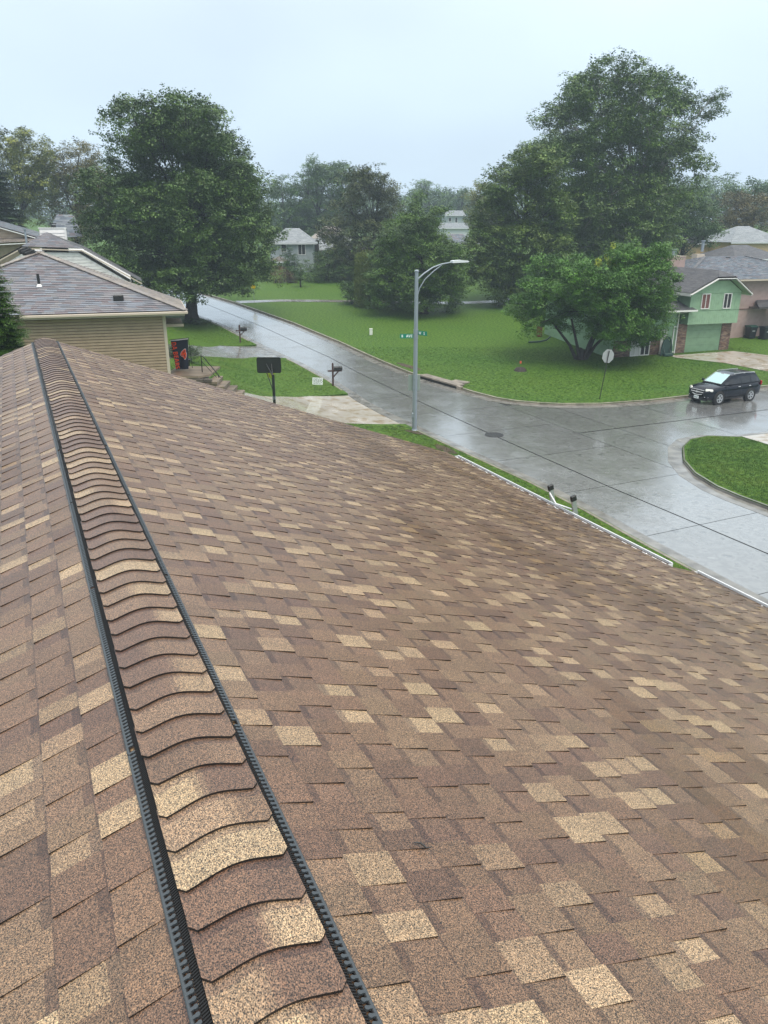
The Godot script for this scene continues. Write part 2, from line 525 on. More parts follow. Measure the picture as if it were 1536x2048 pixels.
func build_roof() -> void:
	var r := RandomNumberGenerator.new()
	r.seed = 5
	var home := thing("house", "house with the brown and tan shingled roof in the foreground, low ladder at its eave", "house")
	var deck := MB.new()
	deck.col = Color(0.03, 0.028, 0.026)
	for sd in [-1.0, 1.0]:
		var far := EAVE
		deck.quad(rp(-3.2, sd * 0.001, -0.004), rp(11.75, sd * 0.001, -0.004), rp(11.75, sd * far, -0.004), rp(-3.2, sd * far, -0.004), Vector3.UP)
		deck.quad(rp(-3.2, sd * 0.001, -0.06), rp(11.75, sd * 0.001, -0.06), rp(11.75, sd * far, -0.06), rp(-3.2, sd * far, -0.06), Vector3.DOWN)
	deck.quad(rp(-3.2, EAVE, -0.0045), rp(6.24, EAVE, -0.0045), rp(6.24, EAVE + 0.36, -0.0045), rp(-3.2, EAVE + 0.36, -0.0045), Vector3.UP)
	var roof := part("roof", deck, M.shingle, home)
	# every tab of every course, on both slopes
	var tabs := []
	var nz := FastNoiseLite.new()
	nz.seed = 8
	nz.frequency = 0.55
	nz.fractal_octaves = 3
	for side in [1.0, -1.0]:
		var s1 := 0.156
		var course := 0
		while true:
			var amax := 11.78
			if s1 * 0.93624 > EAVE + 0.03:
				amax = 6.27
				if side < 0 or s1 * 0.93624 > EAVE + 0.42:
					break
			var a := -1.6 - r.randf() * 0.3
			var raised := false
			var blend := 0
			var left_in := 0.0
			while a < amax:
				if left_in <= 0.0:
					blend = r.randi_range(0, 3)
					left_in = r.randf_range(0.25, 0.7)
				var w := r.randf_range(0.08, 0.135) if raised else r.randf_range(0.075, 0.12)
				var a1 := minf(a + w, amax + r.randf_range(-0.004, 0.004))
				if a1 - a > 0.02:
					var c := shade(r, blend)
					var st := nz.get_noise_2d(a * 0.6, s1 * 1.6 + side * 40.0) + clampf((s1 - 3.3) * 0.16, -0.5, 0.34) * (1.0 if side > 0 else 0.3)
					if st > 0.12:
						var q := clampf((st - 0.12) * 2.6, 0, 1)
						c = c.lerp(Color(c.r * 0.64, c.g * 0.54, c.b * 0.38), q)
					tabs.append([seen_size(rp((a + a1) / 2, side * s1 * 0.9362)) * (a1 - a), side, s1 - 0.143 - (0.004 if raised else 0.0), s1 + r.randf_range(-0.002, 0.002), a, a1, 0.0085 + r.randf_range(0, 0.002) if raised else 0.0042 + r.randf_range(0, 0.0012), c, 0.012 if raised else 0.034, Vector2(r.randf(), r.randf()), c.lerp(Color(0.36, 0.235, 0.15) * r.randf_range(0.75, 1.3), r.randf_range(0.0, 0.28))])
				left_in -= w
				a += w
				raised = not raised
			s1 += 0.143
			course += 1
	tabs.sort_custom(func(x, y): return x[0] > y[0])
	var rest := MB.new()
	for i in tabs.size():
		var t = tabs[i]
		var b := MB.new() if i < 300 else rest
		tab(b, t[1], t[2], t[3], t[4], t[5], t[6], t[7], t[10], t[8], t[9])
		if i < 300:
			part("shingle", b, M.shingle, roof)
	part("shingle_course", rest, M.shingle, roof, true)

	# ridge vent: a black plastic strip with toothed edges under the caps
	var body := MB.new()
	body.col = Color(1, 1, 1)
	for sd in [-1.0, 1.0]:
		var a := -1.6
		while a < 11.74:
			var a1 := minf(a + 1.22, 11.74)
			var q := [rp(a, sd * 0.10, 0.024), rp(a1 - 0.006, sd * 0.10, 0.024), rp(a1 - 0.006, sd * 0.146, 0.011), rp(a, sd * 0.146, 0.011)]
			body.quad(q[0], q[1], q[2], q[3], Vector3.UP)
			body.quad(q[2], q[3], rp(a, sd * 0.146, 0.0), rp(a1 - 0.006, sd * 0.146, 0.0), AC * sd)
			var k := a
			while k < minf(a1, 6.0):  # ribs of the black filter
				body.bar(rp(k, sd * 0.128, 0.0175), rp(k, sd * 0.146, 0.0125), 0.003, 0.003)
				k += 0.0075
			body.bar(rp(a, sd * 0.1655, 0.008), rp(a1 - 0.008, sd * 0.1655, 0.008), 0.010, 0.018, Vector3.UP, 0.002)
			a = a1
	var vent := part("ridge_vent", body, M.vent_dark, home)
	var tooth := MB.new()
	var o := PackedVector2Array([Vector2(-0.0042, 0), Vector2(0.0042, 0), Vector2(0.0036, 0.009), Vector2(0.0055, 0.014), Vector2(0.004, 0.0185), Vector2(0, 0.020), Vector2(-0.004, 0.0185), Vector2(-0.0055, 0.014), Vector2(-0.0036, 0.009)])
	tooth.prism(Transform3D(Basis(Vector3.RIGHT, Vector3.BACK, Vector3.DOWN), Vector3.ZERO), o, 0.006)
	var tm := tooth.mesh()
	var spots := []
	for sd in [-1.0, 1.0]:
		var a := -1.55
		while a < 11.7:
			if fmod(a + 1.6, 1.22) > 0.02:
				spots.append([seen_size(rp(a, sd * 0.16)), a, sd])
			a += 0.0185
	spots.sort_custom(func(x, y): return x[0] > y[0])
	var more := MB.new()
	for i in spots.size():
		var a: float = spots[i][1]
		var sd: float = spots[i][2]
		var up := (AC * sd * PITCH + Vector3.UP).normalized()
		var inward := -(AC * sd - Vector3.UP * PITCH).normalized()
		var t := Transform3D(Basis(up.cross(inward) , up, inward), rp(a, sd * 0.1645, 0.0175))
		if i < 300:
			var q := part_mesh("vent_tooth", tm, M.vent_plastic, vent)
			q.transform = t
		else:
			for k in tm.get_surface_count():
				var arr := tm.surface_get_arrays(k)
				for m in range(0, arr[0].size(), 3):
					more.flat(t * arr[0][m], t * arr[0][m + 1], t * arr[0][m + 2], t.basis * arr[1][m])
	part("vent_teeth", more, M.vent_plastic, vent, true)
	var railing := MB.new()
	for sd in [-1.0, 1.0]:
		var a := -1.6
		while a < 11.74:
			var a1 := minf(a + 1.22, 11.74)
			railing.bar(rp(a, sd * 0.1665, 0.0095), rp(a1 - 0.008, sd * 0.1665, 0.0095), 0.0085, 0.017, Vector3.UP, 0.002)
			a = a1
	part("vent_rail", railing, M.vent_plastic, vent)

	# ridge caps, each lapping over the nearer one
	var k := 0
	var a := -1.45
	while a < 11.72:
		var b := MB.new()
		var ex := 0.131 + r.randf_range(-0.003, 0.003)
		var c0 := shade(r, r.randi_range(0, 3))
		if r.randf() < 0.10:
			c0 = Color(0.74, 0.56, 0.35)
		elif r.randf() < 0.2:
			c0 = Color(0.31, 0.185, 0.125)
		var c1 := c0 if r.randf() < 0.45 else shade(r, r.randi_range(0, 3))
		var mid := r.randf_range(-0.4, 0.4)
		var skew := r.randf_range(-0.010, 0.010)
		var wide := 0.137 + r.randf_range(-0.003, 0.003)
		var n := 16
		var span := minf(ex + 0.05, 11.78 - a)
		var uo := Vector2(r.randf(), r.randf())
		var pos := func(i: int, f: float, drop: float) -> Vector3:
			var x := lerpf(-1.0, 1.0, float(i) / n)
			var bow := -0.031 * (0.6 * (1.0 - cos(PI * minf(absf(x), 1.0))) / 2.0 + 0.4 * x * x) + 0.008
			var clip := maxf(0.0, absf(x) - 0.875) * 0.16
			var al := a + skew * x + lerpf(clip, span, f)
			return AL * al + AC * (0.2785 + x * wide) + Vector3(0, APEX + bow + lerpf(0.011, 0.0015, f) - drop, 0)
		var fs := [0.0, 0.3, 0.58, 1.0]
		for i in n:
			for j in 3:
				var x := lerpf(-1.0, 1.0, (i + 0.5) / n)
				var c := c0.lerp(c1, smoothstep(mid - 0.25, mid + 0.25, x))
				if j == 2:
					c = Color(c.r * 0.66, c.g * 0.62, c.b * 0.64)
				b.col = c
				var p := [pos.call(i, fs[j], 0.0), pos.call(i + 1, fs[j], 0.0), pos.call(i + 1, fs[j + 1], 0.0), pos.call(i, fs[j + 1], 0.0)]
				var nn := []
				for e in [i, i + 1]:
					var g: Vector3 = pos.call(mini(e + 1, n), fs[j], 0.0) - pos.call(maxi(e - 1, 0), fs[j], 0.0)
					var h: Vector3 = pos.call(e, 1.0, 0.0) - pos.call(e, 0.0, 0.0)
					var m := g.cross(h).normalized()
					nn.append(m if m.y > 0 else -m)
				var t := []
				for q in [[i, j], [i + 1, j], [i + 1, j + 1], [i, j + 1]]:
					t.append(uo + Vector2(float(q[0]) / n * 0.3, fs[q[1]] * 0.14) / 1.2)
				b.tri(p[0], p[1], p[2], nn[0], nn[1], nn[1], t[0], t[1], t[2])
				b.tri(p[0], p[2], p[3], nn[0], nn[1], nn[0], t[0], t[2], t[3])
			b.col = Color(0.03, 0.026, 0.024)
			b.quad(pos.call(i, 0.0, 0.0), pos.call(i + 1, 0.0, 0.0), pos.call(i + 1, 0.0, 0.0085), pos.call(i, 0.0, 0.0085), -AL)
		for e in [0, n]:
			b.quad(pos.call(e, 0.0, 0.0), pos.call(e, 1.0, 0.0), pos.call(e, 1.0, 0.007), pos.call(e, 0.0, 0.007), AC * (1.0 if e == n else -1.0))
		part("ridge_cap", b, M.shingle, home)
		a += ex
		k += 1

	# gutter along the right eave in two lengths, with a drip edge behind it
	for g in [[6.36, 11.62, EAVE], [-3.2, 6.28, EAVE + 0.36]]:
		var b := MB.new()
		var e: float = g[2]
		var top := APEX - PITCH * e
		var at := func(al: float, pe: float, y: float) -> Vector3: return AL * al + AC * (0.2785 + pe) + Vector3(0, y, 0)
		var prof := [[e + 0.012, top - 0.03], [e + 0.012, top - 0.115], [e + 0.085, top - 0.115], [e + 0.118, top - 0.05], [e + 0.118, top - 0.022]]
		for i in prof.size() - 1:
			b.bar(at.call(g[0], (prof[i][0] + prof[i + 1][0]) / 2, (prof[i][1] + prof[i + 1][1]) / 2), at.call(g[1], (prof[i][0] + prof[i + 1][0]) / 2, (prof[i][1] + prof[i + 1][1]) / 2), 0.003 + absf(prof[i][0] - prof[i + 1][0]), 0.003 + absf(prof[i][1] - prof[i + 1][1]))
		b.bar(at.call(g[0], e + 0.113, top - 0.014), at.call(g[1], e + 0.113, top - 0.014), 0.015, 0.016, Vector3.UP, 0.004)
		for al in [g[0], g[1]]:
			b.bar(at.call(al, e + 0.012, top - 0.066), at.call(al, e + 0.118, top - 0.066), 0.004, 0.098)
		var gut := part("gutter", b, M.white_metal, home)
		var dr := MB.new()
		dr.bar(at.call(g[0], e + 0.008, top - 0.012), at.call(g[1], e + 0.008, top - 0.012), 0.010, 0.02)
		part("drip_edge", dr, M.white_metal, home)
		var trough := MB.new()
		trough.bar(at.call(g[0] + 0.01, e + 0.060, top - 0.045), at.call(g[1] - 0.01, e + 0.060, top - 0.045), 0.088, 0.012)
		part("gutter_dirt", trough, M.soil, gut)
		var al2: float = maxf(g[0], 3.0) + 0.35
		while al2 < g[1]:
			var h := MB.new()
			h.box(Transform3D(Basis(), at.call(al2, e + 0.012, top - 0.004)), Vector3(0.022, 0.012, 0.022), 0.003)
			part("gutter_hanger", h, M.white_metal, gut)
			al2 += 0.95
	# fascia boards, rake boards and walls
	var w := MB.new()
	var yb := 0.6
	var ye := APEX - PITCH * 6.1 - 0.1
	for sd in [-1.0, 1.0]:
		w.quad(AL * -3.0 + AC * (0.28 + sd * 6.0) + Vector3(0, yb, 0), AL * 11.4 + AC * (0.28 + sd * 6.0) + Vector3(0, yb, 0), AL * 11.4 + AC * (0.28 + sd * 6.0) + Vector3(0, ye, 0), AL * -3.0 + AC * (0.28 + sd * 6.0) + Vector3(0, ye, 0), AC * sd)
	for al in [-3.0, 11.4]:
		var c: Vector3 = AL * al + AC * 0.28
		w.quad(c - AC * 6.0 + Vector3(0, yb, 0), c + AC * 6.0 + Vector3(0, yb, 0), c + AC * 6.0 + Vector3(0, ye, 0), c - AC * 6.0 + Vector3(0, ye, 0), AL * signf(al))
		w.flat(c - AC * 6.0 + Vector3(0, ye, 0), c + AC * 6.0 + Vector3(0, ye, 0), c + Vector3(0, APEX - 0.1, 0), AL * signf(al))
	part("wall", w, M.tan_siding, home)
	var fb := MB.new()
	for sd in [-1.0, 1.0]:
		for al in [-3.2, 11.75]:
			fb.bar(rp(al, sd * 0.02, -0.1), rp(al, sd * (EAVE - 0.01), -0.1), 0.03, 0.18)
		fb.bar(rp(-3.2, sd * (EAVE - 0.03), -0.1), rp(11.72, sd * (EAVE - 0.03), -0.1), 0.03, 0.18)
	part("fascia", fb, M.tan_trim, home)

	var scrap := MB.new()
	scrap.tube([rp(1.505, 0.505, 0.014), rp(1.495, 0.52, 0.02), rp(1.48, 0.532, 0.016), rp(1.475, 0.542, 0.022)], [0.002, 0.003, 0.003, 0.0015], 6)
	solo("twig", scrap, M.black_plastic, "tiny dark curled scrap lying on the shingles low in the middle", "twig")

	# ladder against the eave
	var la := thing("ladder", "aluminium extension ladder with black capped rails rising above the roof gutter", "ladder")
	var out := (AC * 1.0 - Vector3.UP * 4.0).normalized()
	for al in [8.32, 8.86]:
		var q: Vector3 = AL * al + AC * (0.2785 + 6.64) + Vector3(0, APEX - PITCH * 6.6, 0)
		var b := MB.new()
		b.bar(q - out * 0.23, q + out * 4.6, 0.03, 0.075, AC, 0.004)
		var rail := part("rail", b, M.aluminium, la)
		var cp := MB.new()
		cp.bar(q - out * 0.31, q - out * 0.225, 0.045, 0.092, AC, 0.008)
		part("rail_cap", cp, M.black_plastic, rail)
	for i in 14:
		var b := MB.new()
		var q := AC * (0.2785 + 6.64) + Vector3(0, APEX - PITCH * 6.6, 0) + out * (0.12 + i * 0.31)
		b.tube([q + AL * 8.335, q + AL * 8.845], [0.016, 0.016], 8)
		part("rung", b, M.aluminium, la)
	var tie := MB.new()
	var q0 := AC * (0.2785 + 6.6) + Vector3(0, APEX - PITCH * 6.6, 0) - out * 0.19 + AL * 8.85
	var q1 := AC * (0.2785 + 6.6) + Vector3(0, APEX - PITCH * 6.6, 0) - out * 0.045 + AL * 8.72
	var q2 := AC * (0.2785 + 6.6) + Vector3(0, APEX - PITCH * 6.6, 0) - out * 0.09 + AL * 8.34
	tie.tube([q0, q1, q2], [0.012, 0.012, 0.012], 6)
	part("tie_strap", tie, M.white_metal, la)


# ---------- ground, street, lawns ----------
const RIGHT_EDGE := [-38.5, 114, -27.37, 97.91, -18.93, 86.13, -15.31, 81.29, -8.15, 70.4, -3.51, 62.13, -0.36, 55.48, 1.59, 51.4, 2.61, 49.6, 4.43, 46.71, 5.23, 45.28, 6.4, 43.6, 7.4, 42.75, 8.69, 42.22, 9.88, 41.97, 12.07, 42.05, 14.93, 42.9, 17.46, 44.04, 22.68, 46.57, 60, 63.5]
const CORNER_EDGE := [60, 54, 25, 38.4, 20.5, 36.4, 16.54, 34.95, 15.2, 35.14, 14.14, 34.51, 13.33, 33.23, 12.61, 31.13, 12.39, 29.32, 12.58, 27.63, 12.95, 26.54, 13.49, 25.37, 23.5, 2.5, 33.5, -20]


func left_line(z0: float, z1: float) -> PackedVector2Array:
	var p := PackedVector2Array()
	var z := z0
	while z < z1:
		p.append(Vector2(left_edge(z), z))
		z += 3.0
	p.append(Vector2(left_edge(z1), z1))
	return p


func kerb(b: MB, line: PackedVector2Array, land: float, wide := 1.0) -> void:  # land: +1 when the lawn lies to the left of the line's direction
	var off := PackedVector2Array()
	for i in line.size():
		var d := (line[mini(i + 1, line.size() - 1)] - line[maxi(i - 1, 0)]).normalized()
		off.append(Vector2(-d.y, d.x) * land)
	for i in line.size() - 1:
		var a := line[i]
		var c := line[i + 1]
		var seg := maxi(1, int((c - a).length() / 2.5))
		for k in seg:
			var f0 := float(k) / seg
			var f1 := float(k + 1) / seg - (0.004 if k == seg - 1 else 0.0)
			var p0 := a.lerp(c, f0)
			var p1 := a.lerp(c, f1)
			var o0 := off[i].lerp(off[i + 1], f0)
			var o1 := off[i].lerp(off[i + 1], f1)
			var prof := [[-0.02, -0.05], [0.0, 0.09], [0.03, 0.125], [0.14, 0.135], [0.15, 0.06]]
			var t := rng.randf_range(0.85, 1.1)
			b.col = Color(t, t, t)
			for m in prof.size() - 1:
				var w := []
				for q in [[p0, o0, m], [p1, o1, m], [p1, o1, m + 1], [p0, o0, m + 1]]:
					var pp: Vector2 = q[0] + q[1] * prof[q[2]][0] * wide
					w.append(Vector3(pp.x, street_y(pp.y) + prof[q[2]][1], -pp.y))
				b.quad(w[0], w[1], w[2], w[3], Vector3(-o0.x, 1.0, o0.y))


func strip_along(line: PackedVector2Array, o0: float, o1: float) -> PackedVector2Array:  # an outline beside a line, offsets to its left
	var p := PackedVector2Array()
	var q := PackedVector2Array()
	for i in line.size():
		var d := (line[mini(i + 1, line.size() - 1)] - line[maxi(i - 1, 0)]).normalized()
		var o := Vector2(-d.y, d.x)
		p.append(line[i] + o * o0)
		q.append(line[i] + o * o1)
	q.reverse()
	p.append_array(q)
	return p


func build_ground() -> void:
	var right := gp(RIGHT_EDGE)
	var corner := gp(CORNER_EDGE)
	var left := left_line(-20, 97.5)
	var base := MB.new()
	base.col = Color(0.05, 0.10, 0.02)
	drape(base, gp([-260, -40, 260, -40, 260, 340, -260, 340]), 520, 10, 0, -0.45)
	struct("ground", base, M.lawn)
	# the carriageway: dark bed, then concrete slabs with open joints
	var road := left_line(-20, 114)
	road.append_array(right)
	road.append_array(corner)
	var bed := MB.new()
	drape(bed, road, 200, 3, 0, -0.02)
	var street := struct("street", bed, M.joint)
	var centre := [Vector2(24.5, -6.5), Vector2(11.67, 21.48), Vector2(8.37, 28.4), Vector2(5.18, 35.69), Vector2(1.67, 43.9), Vector2(-4.31, 57.62), Vector2(-10.35, 68.57), Vector2(-18.78, 81.9), Vector2(-27, 95), Vector2(-36, 108)]
	var cur := Curve2D.new()
	for p in centre:
		cur.add_point(p)
	var length := cur.get_baked_length()
	var st := PackedVector2Array()
	var dirs := PackedVector2Array()
	var s := 1.6
	while s < length:
		st.append(cur.sample_baked(s))
		dirs.append((cur.sample_baked(minf(s + 1.5, length)) - cur.sample_baked(s - 1.5)).normalized())
		s += 4.55
	var main_right := PackedVector2Array()
	var slabs := []
	for i in st.size() - 1:
		var l0 := Vector2(-dirs[i].y, dirs[i].x)
		var l1 := Vector2(-dirs[i + 1].y, dirs[i + 1].x)
		main_right.append(st[i] - l0 * 3.95)
		slabs.append(PackedVector2Array([st[i] + l0 * 0.018, st[i] + l0 * 6.5, st[i + 1] + l1 * 6.5, st[i + 1] + l1 * 0.018]))
		slabs.append(PackedVector2Array([st[i] - l0 * 3.95, st[i] - l0 * 0.018, st[i + 1] - l1 * 0.018, st[i + 1] - l1 * 3.95]))
	var side := main_right.duplicate()
	side.append_array(gp([60, 130, 90, 60, 60, -30]))
	var sd := Vector2(0.915, 0.403)
	var sl := Vector2(-0.403, 0.915)
	for i in 13:
		var o := Vector2(7.6, 34.9) + sd * (i * 4.4)
		for k in 2:
			var w := -6.0 if k == 0 else 0.35
			var h := 6.3 if k == 0 else 6.5
			for q in Geometry2D.intersect_polygons(side, PackedVector2Array([o + sl * w, o + sd * 4.4 + sl * w, o + sd * 4.4 + sl * (w + h), o + sl * (w + h)])):
				slabs.append(q)
	var nose := Geometry2D.intersect_polygons(side, gp([0, 0, 30, -30, 20, 20, 14, 31, 2, 31]))
	for q in nose:
		slabs.append(q)
	var road_in := Geometry2D.offset_polygon(road, -0.02)[0]
	for q in slabs:
		for g in Geometry2D.offset_polygon(q, -0.014):
			for e in Geometry2D.intersect_polygons(g, road_in):
				if Geometry2D.triangulate_polygon(e).is_empty():
					continue
				var b := MB.new()
				var t := rng.randf_range(0.86, 1.12)
				b.col = Color(t, t * rng.randf_range(0.98, 1.02), t * rng.randf_range(0.96, 1.02))
				drape(b, e, 3.0, 1.6, 0, 0.0)
				part("slab", b, M.street, street)
	# paler gutter pans along both sides
	for e in [[left], [right], [corner]]:
		var line: PackedVector2Array = e[0]
		var b := MB.new()
		drape(b, strip_along(line, -0.6, -0.03), 200, 1.2, 0, 0.006)
		part("gutter_pan", b, M.gutter_pan, street)
	var kb := MB.new()
	kerb(kb, left_line(-20, 36.4), 1.0)
	kerb(kb, left_line(45.6, 55.8), 1.0)
	kerb(kb, left_line(62.5, 97.5), 1.0)
	struct("kerb", kb, M.kerb)
	kb = MB.new()
	kerb(kb, right, 1.0)
	struct("kerb", kb, M.kerb)
	kb = MB.new()
	kerb(kb, corner, 1.0, 0.45)
	struct("kerb", kb, M.gutter_pan)
	# lawns
	var tint := FastNoiseLite.new()
	tint.seed = 19
	tint.frequency = 0.12
	tint.fractal_octaves = 4
	var pk := right.duplicate()
	pk.append_array(gp([140, 99, 140, 260, -120, 260, -62, 150]))
	var lots := left_line(-20, 97.5)
	lots.append_array(gp([-44, 114, -66, 148, -160, 260, -160, -20]))
	var cn := corner.duplicate()
	cn.append_array(gp([140, -20, 140, 89]))
	var cuts := [gp([1.6, 37.4, -0.4, 41.6, -1.4, 45.4, -2.14, 44.7, -4.26, 43.85, -5.68, 41.95, -6.4, 39.2, -7.6, 37.6, -8.6, 35.0, -4.7, 34.2, -3.04, 35.7, -1.75, 37.1, -0.2, 37.35]), gp([-6.4, 56.0, -7.9, 58.6, -9.4, 61.8, -10.2, 61.0, -12.64, 60.0, -13.3, 53.8, -14, 48, -15, 43, -12.2, 42, -11.74, 46.8, -11.07, 52.3, -9.46, 56.4, -8.2, 56.3])]
	var lawns := [[pk, 6.0, 2.0], [cn, 5.0, 2.0]]
	var todo := [lots]
	for q in cuts:
		var next := []
		for e in todo:
			next.append_array(Geometry2D.clip_polygons(e, q))
		todo = next
	for e in todo:
		lawns.append([e, 1.5, 1.5])
	for e in lawns:
		var b := MB.new()
		b.col = Color(1, 1, 1)
		drape(b, e[0], e[1], e[2], 1, 0.0)
		for i in b.v.size():
			var p: Vector3 = b.v[i]
			var k := tint.get_noise_2d(p.x, p.z)
			b.c[i] = Color(1.0 + k * 0.45, 1.0 + k * 0.2, 1.0 + k * 0.3) if p.x > left_edge(-p.z) + 2.0 else Color(1.85 + k * 0.6, 1.4 + k * 0.3, 1.3)
		b.col = Color(0.5, 0.6, 0.6)
		skirt(b, e[0])
		struct("lawn", b, M.lawn)
	for i in 2:
		for q in Geometry2D.intersect_polygons(lots, cuts[i]):
			var b := MB.new()
			drape(b, q, 1.25, 1.25, 2, 0.0)
			struct("driveway", b, M.drive if i == 0 else M.gutter_pan)
	# driveways and the path through the park
	for e in [["driveway", [20.9, 56.9, 26.3, 58.6, 28.6, 56.7, 33.8, 51.4, 26.2, 48.2, 25.66, 51.39, 23.96, 54.26, 21.2, 56.2], M.drive], ["driveway", [16.7, 34.9, 17.4, 33.2, 25, 20, 32, 22, 24.6, 38.0, 20.4, 36.25], M.drive],
		["path", [-14.6, 80.6, -10.6, 81.6, -5.4, 81.3, 1, 80.6, 7.2, 80.0, 11.97, 81.1, 15, 83.1, 24, 90, 23, 91.4, 14.3, 84.5, 11.6, 82.5, 7.2, 81.4, 1, 82.0, -5.4, 82.7, -10.7, 83.0, -15.4, 82.0], M.gutter_pan]]:
		var b := MB.new()
		drape(b, gp(e[1]), 1.5, 1.5, 1, 0.022)
		struct(e[0], b, e[2])
	var dirt := MB.new()
	for q in [[1.0, 54.4, 2.5, 51.8, 0.6], [3.1, 31.9, 2.3, 33.6, 0.5], [1.0, 36.2, 1.9, 35.2, 0.35]]:
		var a := Vector2(q[0], q[1])
		var c := Vector2(q[2], q[3])
		var o := PackedVector2Array()
		for i in 18:
			var an := TAU * i / 18.0
			var rr: float = q[4] * rng.randf_range(0.35, 0.7)
			var dd := (c - a) / 2.0
			o.append((a + c) / 2.0 + dd * cos(an) * rng.randf_range(0.8, 1.1) + Vector2(-dd.y, dd.x).normalized() * sin(an) * rr)
		dirt.col = Color(2.6, 3.9, 2.4) if q[1] > 50 else Color(1.4, 1.5, 1.5)
		drape(dirt, o, 4, 4, 1, 0.012)
	struct("bare_soil", dirt, M.soil)
	grass(pk, lots, cn)


func grass(pk: PackedVector2Array, lots: PackedVector2Array, cn: PackedVector2Array) -> void:
	var tuft := MB.new()
	var r := RandomNumberGenerator.new()
	r.seed = 9
	for i in 9:
		var an := r.randf() * TAU
		var o := Vector3(r.randf_range(-0.07, 0.07), 0, r.randf_range(-0.07, 0.07))
		var lean := Vector3(cos(an), 0, sin(an)) * r.randf_range(0.01, 0.05)
		var h := r.randf_range(0.035, 0.07)
		var w := Vector3(-sin(an), 0, cos(an)) * 0.005
		var t := r.randf_range(0.75, 1.25)
		tuft.col = Color(t, t, t)
		var nn := (lean.normalized() * 0.6 + Vector3.UP).normalized()
		tuft.tri(o - w, o + w, o + lean + Vector3(0, h, 0), nn, nn, nn)
	var ms := tuft.mesh()
	ms.surface_set_material(0, M.grass_blade)
	var holes := [gp([1.6, 37.4, -0.4, 41.6, -1.4, 45.4, -2.14, 44.7, -4.26, 43.85, -5.68, 41.95, -6.4, 39.2, -7.6, 37.6, -8.6, 35.0, -4.7, 34.2, -3.04, 35.7, -1.75, 37.1, -0.2, 37.35]), gp([-6.4, 56.0, -7.9, 58.6, -9.4, 61.8, -10.2, 61.0, -12.64, 60.0, -13.3, 53.8, -14, 48, -15, 43, -12.2, 42, -11.74, 46.8, -11.07, 52.3, -9.46, 56.4, -8.2, 56.3]), gp([20.9, 56.9, 26.3, 58.6, 28.6, 56.7, 33.8, 51.4, 26.2, 48.2, 25.66, 51.39, 23.96, 54.26, 21.2, 56.2]), gp([16.7, 34.9, 17.4, 33.2, 25, 20, 32, 22, 24.6, 38.0, 20.4, 36.25])]
	var shrink := [Geometry2D.offset_polygon(pk, -0.17)[0], Geometry2D.offset_polygon(lots, -0.17)[0], Geometry2D.offset_polygon(cn, -0.17)[0]]
	var spots := []
	# [lawn, x0, x1, z0, z1, per square metre]
	for e in [[2, 12.0, 20.0, 20.0, 36.0, 150.0], [1, -2.0, 9.0, 19.0, 37.0, 110.0], [1, -13.0, -1.5, 34.0, 56.5, 45.0], [0, -6.0, 28.0, 41.5, 60.0, 34.0], [1, -20.0, -10.0, 60.0, 72.0, 20.0]]:
		var count := int((e[2] - e[1]) * (e[4] - e[3]) * e[5])
		for i in count:
			var p := Vector2(r.randf_range(e[1], e[2]), r.randf_range(e[3], e[4]))
			if not Geometry2D.is_point_in_polygon(p, shrink[e[0]]):
				continue
			var bad := false
			for h in holes:
				if Geometry2D.is_point_in_polygon(p, h):
					bad = true
					break
			if not bad:
				spots.append([p, e[0]])
	var tint := FastNoiseLite.new()
	tint.seed = 19
	tint.frequency = 0.25
	tint.fractal_octaves = 4
	var mm := MultiMesh.new()
	mm.transform_format = MultiMesh.TRANSFORM_3D
	mm.use_colors = true
	mm.mesh = ms
	mm.instance_count = spots.size()
	for i in spots.size():
		var p: Vector2 = spots[i][0]
		var k := r.randf_range(0.8, 1.35)
		var t := Transform3D(Basis(Vector3.UP, r.randf() * TAU).scaled(Vector3(1.3, k, 1.3)), on_lawn(p.x, p.y, -0.008))
		mm.set_instance_transform(i, t)
		var g := tint.get_noise_2d(p.x, p.y)
		var dry := clampf(g * 1.4 + (0.35 if spots[i][1] == 1 else 0.05) + r.randf_range(-0.15, 0.15), 0, 1)
		mm.set_instance_color(i, Color(0.05, 0.138, 0.011).lerp(Color(0.15, 0.215, 0.028), dry))
	var o := MultiMeshInstance3D.new()
	o.multimesh = mm
	o.name = "grass"
	add_child(o)
	o.set_meta("kind", "stuff")
	tag(o, "short wet green grass growing on the lawns beside the street", "grass")


